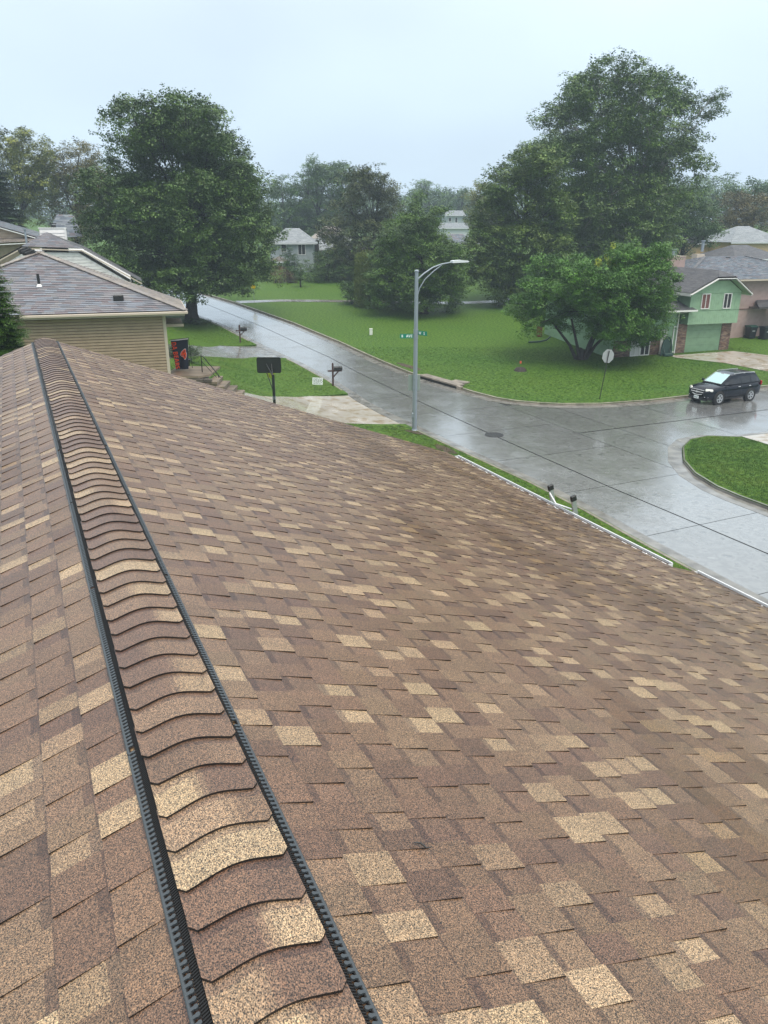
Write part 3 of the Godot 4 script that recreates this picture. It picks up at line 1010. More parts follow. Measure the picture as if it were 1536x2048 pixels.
# ---------- trees ----------
const CROWNS := {  # for each tree: x, forward z, then lobes of its crown as x, y, z, radius from its foot
	"maple": [-17.3, 71.0, [-0.3,16.1,-4.9,1.7,-2.2,15.4,4.3,2,1.6,15.7,3.3,2.1,3.1,13.6,-2.8,2.3,-3.7,12.9,-0,2.3,-0.3,12.9,-0.6,3.4,4.7,11.3,1.5,2.1,-5.4,10.5,2.6,2.1,-2.4,9.3,-4.3,3.4,1.5,9.3,-5,3.7,5.3,8.5,3.1,2.1,6,6.1,-0.6,1.7,-6.3,7.7,2,1.8,-5.4,5.3,-4.5,2,-1.4,5.7,-0.6,3.1,2.5,5.7,2.4,3.1,5,4.2,-2.9,1.2,1,3.4,5.9,1.6,-2.6,3.1,5.2,1.3,7.2,7.3,-2.8,0.9,3.4,2.5,-6.2,0.7,6.9,4.2,0.3,0.8,-3.8,4.2,5.2,1.5,-7.1,9.3,-0.8,0.8,0.4,16.5,-3.9,1.4]],
	"sycamore": [26.4, 90.0, [-4.4,21.3,-5.2,1.4,-5.8,19.7,4.3,1.8,-1.7,20.2,3.8,2,1.6,20.2,-3.5,1.7,3.8,19.5,-0.1,1.6,5.9,17.6,-0.5,1.5,7.6,18.3,0.9,0.8,7.1,19.2,2.3,0.6,-7.5,17.6,-4.1,1.8,-4.3,16.9,-5.8,2.9,-0.1,16.9,4.4,3.2,3.7,16,-0.8,2.5,-8.4,14.3,2.1,2,-5.5,12.8,-5.5,3.2,-1.2,12.8,-0.7,3.5,3,12.8,2.8,2.4,5.7,15,-2.8,1.2,5.7,12.6,4.7,1.1,-4,8.8,4.8,3.5,0.8,9.1,-5.9,3.3,4.5,10.1,-5.6,1.6,-6.8,8.8,0.4,2.7,-1,5.3,5.4,3.9,-4.8,4.7,-1.4,3.3,2.8,6,-3.5,2.5,-2.3,1.8,-1,2.8,-7.5,4.2,-4.5,2.2,2.7,2.1,-3.6,2.2]],
	"broad": [13.7, 80.0, [0.6,14.6,-2.9,0.8,-0.3,13.1,2.6,1.4,-2.2,11.3,1.8,1.5,1.2,12.2,-1.6,1.7,-0.6,9.8,-0,2.4,-3.1,8,-0.3,1.9,1.9,8.4,0.8,2.4,-4.4,5.7,1.3,1.6,-1.3,5.7,-2.3,2.7,2.2,5.2,-2.4,2.5,-3.7,3.1,1.8,1.6,-0.7,3.1,-0.4,2,-1.8,1.2,1.9,1.2,0.9,2.4,-3.2,2,3.4,8.9,-0.3,1.4,-3,10,1.5,1.1,3.3,2.8,-1.2,2.0]],
	"green_maple": [3.8, 75.0, [-0.7,10.1,-2.9,0.6,-1.2,8.8,2.6,0.9,0.5,8.9,2,0.8,-2.3,7,-1.5,1.5,-0,7,-0,1.6,1.8,6.2,-0.3,0.9,-3.4,5.2,0.8,1.5,-0.4,4.8,1.7,2.3,1.9,3.9,-2.1,1.8,-3.9,3,-2.1,1.5,-0.9,2.4,2,2.1,2,1.9,-0.4,1.6,-4.2,1.6,1.2,1,-2.3,0.8,-3.4,1.1,3.4,2.6,-0.2,0.8,2.9,5.5,1.2,0.6,-0.2,7.9,-2,1.1,2.4,4.8,2.4,1.2]],
	"crab": [14.1, 55.6, [-2.7,6,-2.5,1.1,-1.2,5.5,2.8,1.4,-3.9,4.8,1.3,1,-4.1,3.5,-1.1,1,-2.5,3.8,-0,1.4,-0.4,4.1,-0.4,1.3,2.5,6.5,1.2,1.4,4.1,7,1.9,0.9,0.8,6,-3.6,1,3.7,5.1,-2.9,1.7,1.6,4.5,2.6,1.7,4.9,3.9,-0.3,1.2,3.9,2.8,1.6,1.5,1.9,3,-4.1,1.3,-1,2.8,-0.5,0.9,0.9,2.6,2,0.9,5.4,4.5,-1.1,0.7,-4.2,2.4,2.2,0.5,0.2,4.8,3.3,1.6,2.6,1.8,-4,0.6,5.3,7.4,-2.2,0.4,-1,6.6,0.4,0.6]],
	"dark_tree": [-1.6, 100.0, [-0.2,11.5,-3,1.3,-1.8,10.6,2.7,1.7,1.6,10.4,1.8,1.4,3.1,10.2,-1.3,0.8,-3,7.9,-0,1.9,-0.1,7.9,-0.3,2.7,2.4,7.3,0.8,1.9,-4.5,5.6,1.7,1.7,-1.3,4.4,-2.5,3.1,1.8,4.4,-2.5,2.5,-3.2,2.1,2.2,2.2,-0.1,0.9,-0.5,2.5,-0.4,-1.2,2.2,1.3,-5.1,1.5,-2.5,1.6]],
	"hazy_a": [-18.2, 150.0, [-0.5,10,-2.3,2,1.6,5.3,1.7,2.9,-1.2,2.8,1.2,2.9,1.8,1.1,-1.2,2.8]],
	"hazy_b": [-12.1, 150.0, [-0.2,13,-3.2,2,-2,9.5,2.6,2.9,1.7,11.2,1.8,2.5,0.5,6.2,-1.4,4.1,-3.3,3.2,-0,3.3]],
	"hazy_c": [-7.4, 150.0, [-0.5,12.4,-2.4,2,0.5,7.9,1.7,2.9,-2.2,2.8,1.2,3.3,1.7,11.2,-1.2,1.6]],
	"yellowing": [-47.4, 105.0, [1.4,12.9,-3.6,1.9,4,12.9,3.1,1.6,1.5,9.4,2.3,2.8,4.5,8.8,-1.8,2.5,1.6,6.4,-0,2.6,-0.6,12,-0.5,1.8,-2.4,8.8,1,2.5,5.9,11.7,1.8,1.4]],
	"bare_topped": [-41.0, 108.0, [0.9,14.2,-3.3,1.4,3.3,13.5,3,1.8,-0.9,11.7,1.8,1.9,2.3,10.5,-1.9,2.7,5.1,11.7,-0,1.8,-0.6,8.1,-0.3,2.6,3.4,6.9,1.2,2.6,0.2,4.7,2.2,2.2,5.9,8.7,-2.5,2.0]],
	"far_yellow": [17.3, 135.0, [-0.9,9,-1.6,1.8,-1.6,5.8,1.3,2.3,0.8,6.6,1,2,-0.2,2.7,-0.9,2.5,-2.7,8.1,-0,1.0]],
	"far_haze_a": [12.2, 210.0, [-2.1,9.8,-3,2.5,2,7.7,2.3,2.5,-4.3,7.7,1.7,2.5,0.9,2.7,-1.5,3.8,-2.3,1.5,-0,3.8]],
	"far_haze_b": [21.3, 230.0, [-2.3,7.4,-1.9,2.2,0.5,8.4,2.3,1.9,-0.8,4.8,1.5,2.5,2.6,6.1,-1.2,1.9]],
	"back_green": [38.5, 105.0, [-3,9.5,-3.1,1.6,-0.4,8.9,3,1.9,-1.9,5.8,2.1,2.6,1.4,6.4,-1.8,2,-4.2,4,-0,2.6,0.3,4,-0.4,1.9,2.8,4.6,0.9,1.4]],
	"back_red": [56.0, 125.0, [-3,7.6,-2.2,2,-0.6,7,2.1,2.4,-3.5,4.7,1.3,2.4,0.8,4.2,-1.2,2.3,-3.8,2.7,-0,1.7,-0.8,3.3,-0.3,2.1]],
	"back_far": [69.7, 160.0, [-5,8.8,-5.3,2.1,-1.1,9.7,5.8,1.7,2.6,9.3,3.8,1.9,-7.8,8.2,-2.7,1.9,5.6,8.7,-0,2.3,-8.4,6,-0.5,2.3]],
	"edge_dark": [68.4, 140.0, [-4,8.9,-1.1,1.3,-2.3,6.4,0.9,2.4,-2,10.3,0.8,1.8]],
	"bush_a": [-6.9, 97.0, [-0.2,1.8,-1.2,1.7,2.2,1,0.9,1.2,-1.7,0.6,1,0.8,-2.6,1.8,-0.6,0.7,1,3,-0,1.0]],
	"young": [-9.6, 92.0, [-0,0.8,-0.3,0.5,-0.2,1.6,0.3,0.5,0.3,1.3,0.2,0.5,0,2.1,-0.2,0.4]],
}
var spray: ArrayMesh
var needles: ArrayMesh
var strand: ArrayMesh


func leaf_at(b: MB, r: RandomNumberGenerator, o: Vector3, dir: Vector3, up: Vector3, length: float, width: float) -> void:
	var x := dir.cross(up).normalized()
	var nn := x.cross(dir).normalized()
	var t := r.randf_range(0.78, 1.22)
	b.col = Color(t, t, t * r.randf_range(0.85, 1.1))
	var mid := o + dir * length * 0.45
	var tip := o + dir * length - nn * length * 0.12
	var l := mid - x * width / 2 + nn * width * 0.12
	var q := mid + x * width / 2 + nn * width * 0.12
	b.tri(o, l, tip, (nn + x * 0.25).normalized(), (nn + x * 0.25).normalized(), (nn + x * 0.25).normalized())
	b.tri(o, q, tip, (nn - x * 0.25).normalized(), (nn - x * 0.25).normalized(), (nn - x * 0.25).normalized())


func make_sprays() -> void:
	var r := RandomNumberGenerator.new()
	r.seed = 50
	var b := MB.new()
	for i in 26:
		var o := Vector3(r.randf_range(-0.55, 0.55), r.randf_range(-0.22, 0.22), r.randf_range(-0.5, 0.5))
		var d := Vector3(o.x + r.randf_range(-0.4, 0.4), r.randf_range(-0.5, 0.2), o.z + r.randf_range(-0.4, 0.4)).normalized()
		leaf_at(b, r, o, d, Vector3(r.randf_range(-0.5, 0.5), 1, r.randf_range(-0.5, 0.5)).normalized(), r.randf_range(0.2, 0.36), r.randf_range(0.14, 0.26))
	spray = b.mesh()
	b = MB.new()
	for i in 26:
		var f := r.randf()
		var o := Vector3(r.randf_range(-0.05, 0.05), -0.1 * f * f, f)
		var d := Vector3(r.randf_range(-0.9, 0.9), r.randf_range(-0.2, 0.45), r.randf_range(0.2, 0.8)).normalized()
		leaf_at(b, r, o, d, Vector3(r.randf_range(-0.4, 0.4), 1, 0).normalized(), r.randf_range(0.16, 0.3), 0.06)
	needles = b.mesh()
	b = MB.new()
	for i in 26:
		var f := r.randf()
		var o := Vector3(r.randf_range(-0.05, 0.05), -f * 1.6, r.randf_range(-0.05, 0.05))
		var d := Vector3(r.randf_range(-0.35, 0.35), -1, r.randf_range(-0.35, 0.35)).normalized()
		leaf_at(b, r, o, d, Vector3(r.randf_range(-1, 1), 0.1, r.randf_range(-1, 1)).normalized(), r.randf_range(0.14, 0.24), 0.04)
	strand = b.mesh()


func scatter(called: String, ms: Mesh, where: Array, tints: Array, parent: Node) -> MultiMeshInstance3D:
	var mm := MultiMesh.new()
	mm.transform_format = MultiMesh.TRANSFORM_3D
	mm.use_colors = true
	mm.mesh = ms
	mm.instance_count = where.size()
	for i in where.size():
		mm.set_instance_transform(i, where[i])
		mm.set_instance_color(i, tints[i])
	var o := MultiMeshInstance3D.new()
	o.multimesh = mm
	o.material_override = M.leaf
	o.name = called
	parent.add_child(o, true)
	o.set_meta("kind", "stuff")
	return o


# leaves gathered in clumps over the outside of every lobe of a crown
func crown_leaves(lobes: Array, r: RandomNumberGenerator, size: float, many: float, c0: Color, c1: Color, fill := 0.55, far_out := 0.95) -> Array:
	var where := []
	var tints := []
	for i in lobes.size():
		var c: Vector3 = lobes[i][0]
		var rad: float = lobes[i][1]
		var clumps := int(maxf(5.0, 9.0 * rad * rad / (size * size * 2.2)))
		for k in clumps:
			var d := Vector3(r.randfn(), r.randfn() * 0.9 + 0.12, r.randfn()).normalized()
			var p := c + d * rad * (lerpf(fill, 1.04, pow(r.randf(), 0.45)) if r.randf() < far_out else r.randf_range(1.05, 1.3))
			var deep := false
			for j in lobes.size():
				if j != i and p.distance_to(lobes[j][0]) < lobes[j][1] * 0.62:
					deep = true
					break
			if deep and r.randf() < 0.8:
				continue
			var tone := r.randf()
			var cc := c0.lerp(c1, clampf(tone * 0.75 + r.randf_range(0, 0.2), 0, 1))
			var bright := r.randf_range(0.68, 1.32)
			var spread := size * r.randf_range(0.5, 0.95)
			for m in int(many * r.randf_range(0.7, 1.3)):
				var q := p + Vector3(r.randfn() * spread, r.randfn() * spread * 0.5, r.randfn() * spread)
				var b := Basis.from_euler(Vector3(r.randf_range(-0.6, 0.6), r.randf() * TAU, r.randf_range(-0.6, 0.6))).scaled(Vector3.ONE * size * r.randf_range(0.75, 1.25))
				where.append(Transform3D(b, q))
				var t := bright * r.randf_range(0.88, 1.12)
				tints.append(Color(cc.r * t, cc.g * t, cc.b * t))
	return [where, tints]


func wood(o: Node3D, lobes: Array, r: RandomNumberGenerator, girth: float, fork: float, m: Material, top: Vector3) -> void:
	var b := MB.new()
	var h := fork
	var lean := Vector3(top.x * 0.12, 0, top.z * 0.12)
	b.tube([Vector3(0, -0.3, 0), Vector3(0, 0.15, 0), Vector3(0, 0.7, 0) + lean * 0.1, Vector3(0, h * 0.6, 0) + lean * 0.5, Vector3(0, h, 0) + lean], [girth * 1.7, girth * 1.35, girth * 1.05, girth * 0.92, girth * 0.85], 12)
	var trunk := part("trunk", b, m, o)
	var limbs := MB.new()
	var mid := Vector3(0, h, 0) + lean
	for i in lobes.size():
		var c: Vector3 = lobes[i][0]
		var root := mid if c.y < h * 2.4 else mid.lerp(Vector3(top.x * 0.4, maxf(h * 1.8, top.y * 0.6), top.z * 0.4), r.randf_range(0.3, 0.8))
		if c.y < h:
			root = Vector3(0, h * 0.75, 0) + lean * 0.7
		var ctl := root.lerp(c, 0.5) + Vector3(r.randf_range(-0.4, 0.4), maxf(0.2, (c - root).length() * 0.10), r.randf_range(-0.4, 0.4))
		var g := clampf(girth * 0.32 * lobes[i][1] / 2.5, 0.03, girth * 0.55)
		limbs.tube([root, root.lerp(ctl, 0.55) , ctl, c], [g, g * 0.8, g * 0.6, g * 0.22], 6)
		for k in 3:
			var d: Vector3 = Vector3(r.randfn(), r.randfn() * 0.6 + 0.4, r.randfn()).normalized() * lobes[i][1] * 0.85
			limbs.tube([ctl.lerp(c, 0.4), c + d * 0.5 + Vector3(0, 0.1, 0), c + d], [g * 0.4, g * 0.25, 0.008], 5)
	var stem := MB.new()
	stem.tube([mid, mid.lerp(Vector3(top.x * 0.4, top.y * 0.65, top.z * 0.4), 0.5), Vector3(top.x * 0.5, top.y * 0.75, top.z * 0.5), top], [girth * 0.8, girth * 0.55, girth * 0.3, 0.02], 8)
	part("leader", stem, m, trunk)
	part("limbs", limbs, m, trunk)


func tree(called: String, key: String, label: String, size: float, many: float, c0: Color, c1: Color, girth: float, fork: float, group := "", bark := "bark", fill := 0.55) -> Node3D:
	var d = CROWNS[key]
	var o := thing(called, label, "bush" if called.contains("bush") else "tree", on_lawn(d[0], d[1]), 0.0, group)
	var r := RandomNumberGenerator.new()
	r.seed = key.hash()
	var lobes := []
	var top := Vector3.ZERO
	for i in range(0, d[2].size(), 4):
		var c := Vector3(d[2][i], d[2][i + 1], d[2][i + 2])
		var rad: float = d[2][i + 3]
		lobes.append([c, rad])
		if absf(c.z) > rad * 0.55 and rad > 1.1:
			lobes.append([Vector3(c.x + r.randf_range(-0.4, 0.4), c.y + r.randf_range(-0.5, 0.3), -c.z * r.randf_range(0.7, 1.0)), rad * r.randf_range(0.75, 0.95)])
		if c.y + rad > top.y:
			top = c + Vector3(0, rad * 0.5, 0)
	wood(o, lobes, r, girth, fork, M[bark], top)
	var a := crown_leaves(lobes, r, size, many, c0, c1, fill, 0.85 if key == "sycamore" else 0.97)
	scatter("crown", spray, a[0], a[1], o)
	return o


func conifer(called: String, label: String, x: float, z: float, h: float, wide: float, c0: Color, c1: Color, size: float, group := "") -> void:
	var o := thing(called, label, "tree", on_lawn(x, z), 0.0, group)
	var r := RandomNumberGenerator.new()
	r.seed = int(x * 7.0 + z * 31.0 + 5000.0)
	var b := MB.new()
	b.tube([Vector3(0, -0.2, 0), Vector3(0, h * 0.5, 0), Vector3(0, h, 0)], [wide * 0.07, wide * 0.04, 0.01], 8)
	var trunk := part("trunk", b, M.bark, o)
	var bows := MB.new()
	var where := []
	var tints := []
	var y := h * 0.04
	while y < h * 0.985:
		var f := y / h
		var reach := wide * (1.0 - f) * (0.85 + 0.3 * r.randf()) + 0.12
		var count := 9 if f < 0.8 else 6
		for k in count:
			var an := TAU * (k + r.randf()) / count
			var d := Vector3(cos(an), 0, sin(an))
			var l := reach * r.randf_range(0.75, 1.1)
			var sag := l * lerpf(0.42, -0.25, f)
			bows.tube([Vector3(0, y, 0), Vector3(0, y - sag * 0.35, 0) + d * l * 0.6, Vector3(0, y - sag * 0.7, 0) + d * l], [0.02, 0.012, 0.004], 4, false)
			var n := maxi(3, int(l / size * 5.0))
			for m in n:
				var g := 0.15 + 0.85 * (m + r.randf()) / n
				for s in 3:
					var dd := d.rotated(Vector3.UP, r.randf_range(-0.9, 0.9))
					var p := Vector3(0, y - sag * 0.75 * g, 0) + d * l * g
					var zb := (dd + Vector3(0, r.randf_range(-0.35, 0.2), 0)).normalized()
					var xb := Vector3.UP.cross(zb).normalized()
					where.append(Transform3D(Basis(xb, zb.cross(xb), zb).scaled(Vector3.ONE * size * r.randf_range(0.7, 1.2)), p))
					var cc := c0.lerp(c1, clampf(g * 0.8 + r.randf_range(-0.3, 0.2), 0, 1))
					tints.append(cc)
		y += maxf(size * 0.5, h * 0.028)
	part("branches", bows, M.bark, trunk)
	scatter("crown", needles, where, tints, o)


func bush(called: String, label: String, cat: String, x: float, z: float, lobes: Array, size: float, many: float, c0: Color, c1: Color, ms: Mesh = null) -> void:
	var o := thing(called, label, cat, on_lawn(x, z))
	var r := RandomNumberGenerator.new()
	r.seed = int(x * 13.0 + z * 57.0 + 9000.0)
	var b := MB.new()
	var ls := []
	for i in range(0, lobes.size(), 4):
		ls.append([Vector3(lobes[i], lobes[i + 1], lobes[i + 2]), lobes[i + 3]])
		b.tube([Vector3(0, -0.1, 0), Vector3(lobes[i] * 0.4, lobes[i + 1] * 0.6, lobes[i + 2] * 0.4), Vector3(lobes[i], lobes[i + 1], lobes[i + 2])], [0.05, 0.03, 0.01], 5)
	part("stem", b, M.bark, o)
	var a := crown_leaves(ls, r, size, many, c0, c1, 0.4)
	scatter("foliage", ms if ms else spray, a[0], a[1], o)


func build_trees() -> void:
	make_sprays()
	var deep := Color(0.044, 0.091, 0.017)
	var mid := Color(0.081, 0.155, 0.025)
	tree("shade_tree", "maple", "huge dense dark green shade tree with a thick trunk left of the street", 0.62, 7.5, Color(0.049, 0.098, 0.021), Color(0.091, 0.159, 0.032), 0.52, 2.6)
	tree("sycamore_tree", "sycamore", "tallest tree of the photo, open leafy top against the sky, behind the green house", 0.68, 6.0, Color(0.058, 0.112, 0.021), Color(0.110, 0.184, 0.033), 0.5, 5.0, "", "bark_pale", 0.4)
	tree("broad_tree", "broad", "broad drooping green tree with yellowing tips at the left foot of the tallest tree", 0.58, 7.0, Color(0.047, 0.104, 0.017), Color(0.124, 0.184, 0.028), 0.4, 2.5)
	tree("maple_tree", "green_maple", "mid green maple with a pointed top on the lawn behind the street lamp", 0.52, 7.0, Color(0.044, 0.100, 0.016), Color(0.116, 0.206, 0.032), 0.33, 1.6)
	var crab := tree("crabapple_tree", "crab", "low wide bright green tree with several trunks in front of the green house", 0.36, 8.0, Color(0.038, 0.106, 0.011), Color(0.095, 0.222, 0.020), 0.2, 0.7)
	var extra := MB.new()
	for e in [[-0.25, 0, -2.2, 2.6], [0.2, 0.15, 1.0, 2.8], [0.35, -0.1, 2.6, 2.6], [-0.1, 0.25, -1.0, 2.9]]:
		extra.tube([Vector3(e[0], -0.1, e[1]), Vector3(lerpf(e[0], e[2], 0.3), 1.0, e[1]), Vector3(e[2], e[3], e[1] * 2)], [0.14, 0.11, 0.06], 8)
	part("trunk", extra, M.bark, crab)
	var sprout := [[], []]
	var r := RandomNumberGenerator.new()
	r.seed = 61
	for e in [[1.45, 6.2, 1.9], [1.15, 6.0, 1.1], [0.5, 5.9, 1.0], [1.6, 6.0, 1.0]]:
		for i in 16:
			var f := r.randf()
			sprout[0].append(Transform3D(Basis.from_euler(Vector3(r.randf(), r.randf() * 6.0, r.randf())).scaled(Vector3.ONE * 0.26), Vector3(e[0] + r.randfn() * 0.07, e[1] + f * e[2], 0.6 + r.randfn() * 0.07)))
			sprout[1].append(Color(0.233, 0.310, 0.024).lerp(Color(0.437, 0.487, 0.032), f))
	scatter("sprout", spray, sprout[0], sprout[1], crab)
	tree("dark_tree", "dark_tree", "dark brownish green tree right of the grey house", 0.62, 4.5, Color(0.044, 0.067, 0.016), Color(0.084, 0.106, 0.024), 0.4, 2.5)
	tree("background_tree", "hazy_a", "hazy tree just right of the huge shade tree, behind the grey house", 0.9, 4.5, deep, mid, 0.4, 3.0, "hazy trees behind the grey house")
	tree("background_tree", "hazy_b", "tallest hazy tree behind the grey house, over its roof", 0.9, 4.5, deep, mid, 0.4, 3.0, "hazy trees behind the grey house")
	tree("background_tree", "hazy_c", "hazy tree between the grey house and the dark brownish tree", 0.9, 4.5, deep, mid, 0.4, 3.0, "hazy trees behind the grey house")
	tree("yellowing_tree", "yellowing", "yellow green tree behind the roofs at the far left", 0.7, 4.5, Color(0.102, 0.132, 0.024), Color(0.204, 0.222, 0.036), 0.35, 3.0)
	tree("thinning_tree", "bare_topped", "brownish thinning tree with twigs showing, left of the huge shade tree", 0.62, 3.4, Color(0.095, 0.104, 0.025), Color(0.175, 0.147, 0.036), 0.35, 3.0)
	tree("background_tree", "far_yellow", "yellowing tree in the haze left of the broad drooping tree", 0.8, 4.5, Color(0.087, 0.118, 0.022), Color(0.168, 0.177, 0.032), 0.35, 2.5)
	tree("background_tree", "far_haze_a", "pale tree in the haze behind the pointed maple, left of the hillside roofs", 1.2, 4.0, deep, mid, 0.4, 3.0)
	tree("background_tree", "far_haze_b", "palest tree of the gap, above the hillside roofs", 1.3, 4.0, deep, mid, 0.4, 3.0)
	tree("background_tree", "back_green", "grey green tree above the two chimneys of the pink house", 0.7, 4.5, Color(0.052, 0.111, 0.028), Color(0.087, 0.163, 0.040), 0.35, 2.0)
	tree("reddish_tree", "back_red", "rounded reddish brown tree above the tan house at the right", 0.75, 4.5, Color(0.087, 0.081, 0.024), Color(0.153, 0.125, 0.036), 0.35, 2.0)
	tree("background_tree", "back_far", "pale hazy tree rising behind the reddish brown tree", 1.1, 4.0, deep, mid, 0.4, 3.0)
	tree("background_tree", "edge_dark", "dark tree cut by the right edge above the far roofs", 0.9, 4.5, deep, deep, 0.35, 3.0)
	tree("bush_clump", "bush_a", "large rounded bush hiding the corner of the grey house", 0.45, 4.5, Color(0.044, 0.096, 0.022), Color(0.081, 0.147, 0.032), 0.15, 0.6)
	tree("young_tree", "young", "small young tree with a thin trunk on the lawn before the grey house", 0.35, 3.5, Color(0.052, 0.104, 0.032), Color(0.087, 0.147, 0.044), 0.07, 1.0)
	conifer("spruce_tree", "green spruce rising between our roof and the tan neighbour house", -11.9, 24.0, 6.0, 1.5, Color(0.032, 0.081, 0.011), Color(0.087, 0.177, 0.024), 0.34)
	conifer("dark_spruce_tree", "dark spruce cut by the left edge above the far left gable", -38.0, 80.0, 13.5, 4.2, Color(0.018, 0.041, 0.016), Color(0.032, 0.066, 0.024), 0.9)
	bush("arborvitae", "taller dark green arborvitae column beside the grey house porch", "shrub", -11.6, 98.6, [0, 0.6, 0, 0.8, 0, 1.6, 0, 0.75, 0, 2.6, 0, 0.6, 0, 3.5, 0, 0.35], 0.26, 5.0, Color(0.029, 0.081, 0.017), Color(0.052, 0.118, 0.024))
	bush("arborvitae", "shorter arborvitae column just right of the taller one", "shrub", -10.9, 98.2, [0, 0.6, 0, 0.7, 0, 1.5, 0, 0.6, 0, 2.4, 0, 0.45], 0.26, 5.0, Color(0.029, 0.081, 0.017), Color(0.052, 0.118, 0.024))
	bush("ornamental_grass", "pale clump of tall ornamental grass before the brown fence", "plant", -12.9, 95.0, [0, 1.6, 0, 0.6, -0.6, 1.3, 0.2, 0.5, 0.6, 1.3, -0.2, 0.5], 0.7, 5.0, Color(0.146, 0.192, 0.048), Color(0.291, 0.325, 0.087), strand)
	bush("shrub", "low dark purple shrub between the pale grass clump and the arborvitae", "shrub", -11.6, 95.5, [0, 0.5, 0, 0.7, 0.8, 0.4, 0, 0.6, -0.6, 0.4, 0.1, 0.5], 0.3, 4.5, Color(0.058, 0.041, 0.024), Color(0.110, 0.073, 0.044))
	bush("shrub", "dark shrub at the foot of the willow strands", "shrub", -3.2, 80.0, [0, 0.6, 0, 0.9, 0.9, 1.2, 0, 0.8, -0.5, 1.6, 0.2, 0.7], 0.35, 5.0, Color(0.029, 0.073, 0.017), Color(0.058, 0.118, 0.024))
	bush("shrub", "dark low shrub beside the navy banner on the neighbour lawn", "shrub", -11.6, 44.5, [0, 0.4, 0, 0.5, 0.6, 0.4, 0.2, 0.45, -0.6, 0.35, 0, 0.4], 0.2, 5.0, Color(0.026, 0.052, 0.014), Color(0.044, 0.081, 0.020))
	bush("shrub", "low plants round the foot of the huge shade tree", "shrub", -16.9, 69.5, [0, 0.2, 0, 0.35, 0.8, 0.2, 0.3, 0.3, -0.9, 0.25, 0.2, 0.35, 1.5, 0.15, 0, 0.25], 0.25, 4.0, Color(0.029, 0.066, 0.014), Color(0.058, 0.111, 0.020))
	# willow: long hanging strands
	var w := thing("willow_tree", "small weeping willow with hanging pale green strands left of the pointed maple", "tree", on_lawn(-1.6, 78.5))
	var tb := MB.new()
	tb.tube([Vector3(0, -0.2, 0), Vector3(0.1, 2.5, 0), Vector3(0, 5.2, 0)], [0.2, 0.15, 0.06], 8)
	for k in 9:
		var an := TAU * k / 9.0
		tb.tube([Vector3(0.05, 4.2, 0), Vector3(cos(an) * 0.7, 5.6, sin(an) * 0.8), Vector3(cos(an) * 1.15, 5.2, sin(an) * 1.3)], [0.05, 0.03, 0.01], 5)
	part("trunk", tb, M.bark, w)
	var wh := []
	var wt := []
	for k in 420:
		var an := r.randf() * TAU
		var rr := sqrt(r.randf()) * 1.25
		var y := 5.5 - rr * rr * 0.35 - r.randf() * 0.3
		var drop := r.randf_range(1.6, 5.0)
		var d := 0.0
		var cc := Color(0.087, 0.132, 0.028).lerp(Color(0.160, 0.206, 0.048), r.randf())
		while d < drop:
			wh.append(Transform3D(Basis(Vector3.UP, r.randf() * TAU).scaled(Vector3(1.2, 0.8, 1.2)), Vector3(cos(an) * rr * (1.0 + d * 0.03), y - d, sin(an) * rr * 1.1)))
			wt.append(cc)
			d += 1.1
	scatter("strands", strand, wh, wt, w)
	# the far wood that closes the horizon
	var fw := []
	var ft := []
	for i in 150:
		var ang := lerpf(-0.62, 0.62, i / 149.0) + r.randf_range(-0.01, 0.01)
		var z := r.randf_range(250.0, 300.0)
		var x := tan(ang) * z
		var h := r.randf_range(6.0, 12.0) * (1.25 if absf(x) > 60 else 0.9)
		var y := street_y(z)
		for k in 34:
			var d := Vector3(r.randfn(), r.randfn(), r.randfn()).normalized()
			var p := Vector3(x, y + h * 0.55, -z) + d * Vector3(4.5, h * 0.5, 4.5)
			fw.append(Transform3D(Basis.from_euler(Vector3(r.randf_range(-0.6, 0.6), r.randf() * TAU, 0)).scaled(Vector3.ONE * r.randf_range(2.2, 3.4)), p))
			ft.append(deep.lerp(mid, r.randf()))
	var fo := scatter("distant_woods", spray, fw, ft, self)
	fo.set_meta("kind", "stuff")
	tag(fo, "far wood fading into the rain along the horizon", "woods")


# ---------- houses ----------
const COOL := [Color(0.19, 0.195, 0.225), Color(0.24, 0.22, 0.235), Color(0.16, 0.165, 0.185), Color(0.24, 0.26, 0.30), Color(0.21, 0.175, 0.185), Color(0.27, 0.26, 0.27)]
const BLUE := [Color(0.15, 0.19, 0.235), Color(0.20, 0.22, 0.26), Color(0.11, 0.135, 0.17), Color(0.245, 0.275, 0.30), Color(0.20, 0.17, 0.185)]
const WARM := [Color(0.30, 0.26, 0.225), Color(0.25, 0.215, 0.19), Color(0.34, 0.29, 0.24), Color(0.28, 0.25, 0.23)]
const PALE := [Color(0.34, 0.37, 0.39), Color(0.30, 0.33, 0.35), Color(0.38, 0.41, 0.43)]
const SLATE := [Color(0.13, 0.13, 0.14), Color(0.15, 0.145, 0.15), Color(0.115, 0.115, 0.125)]


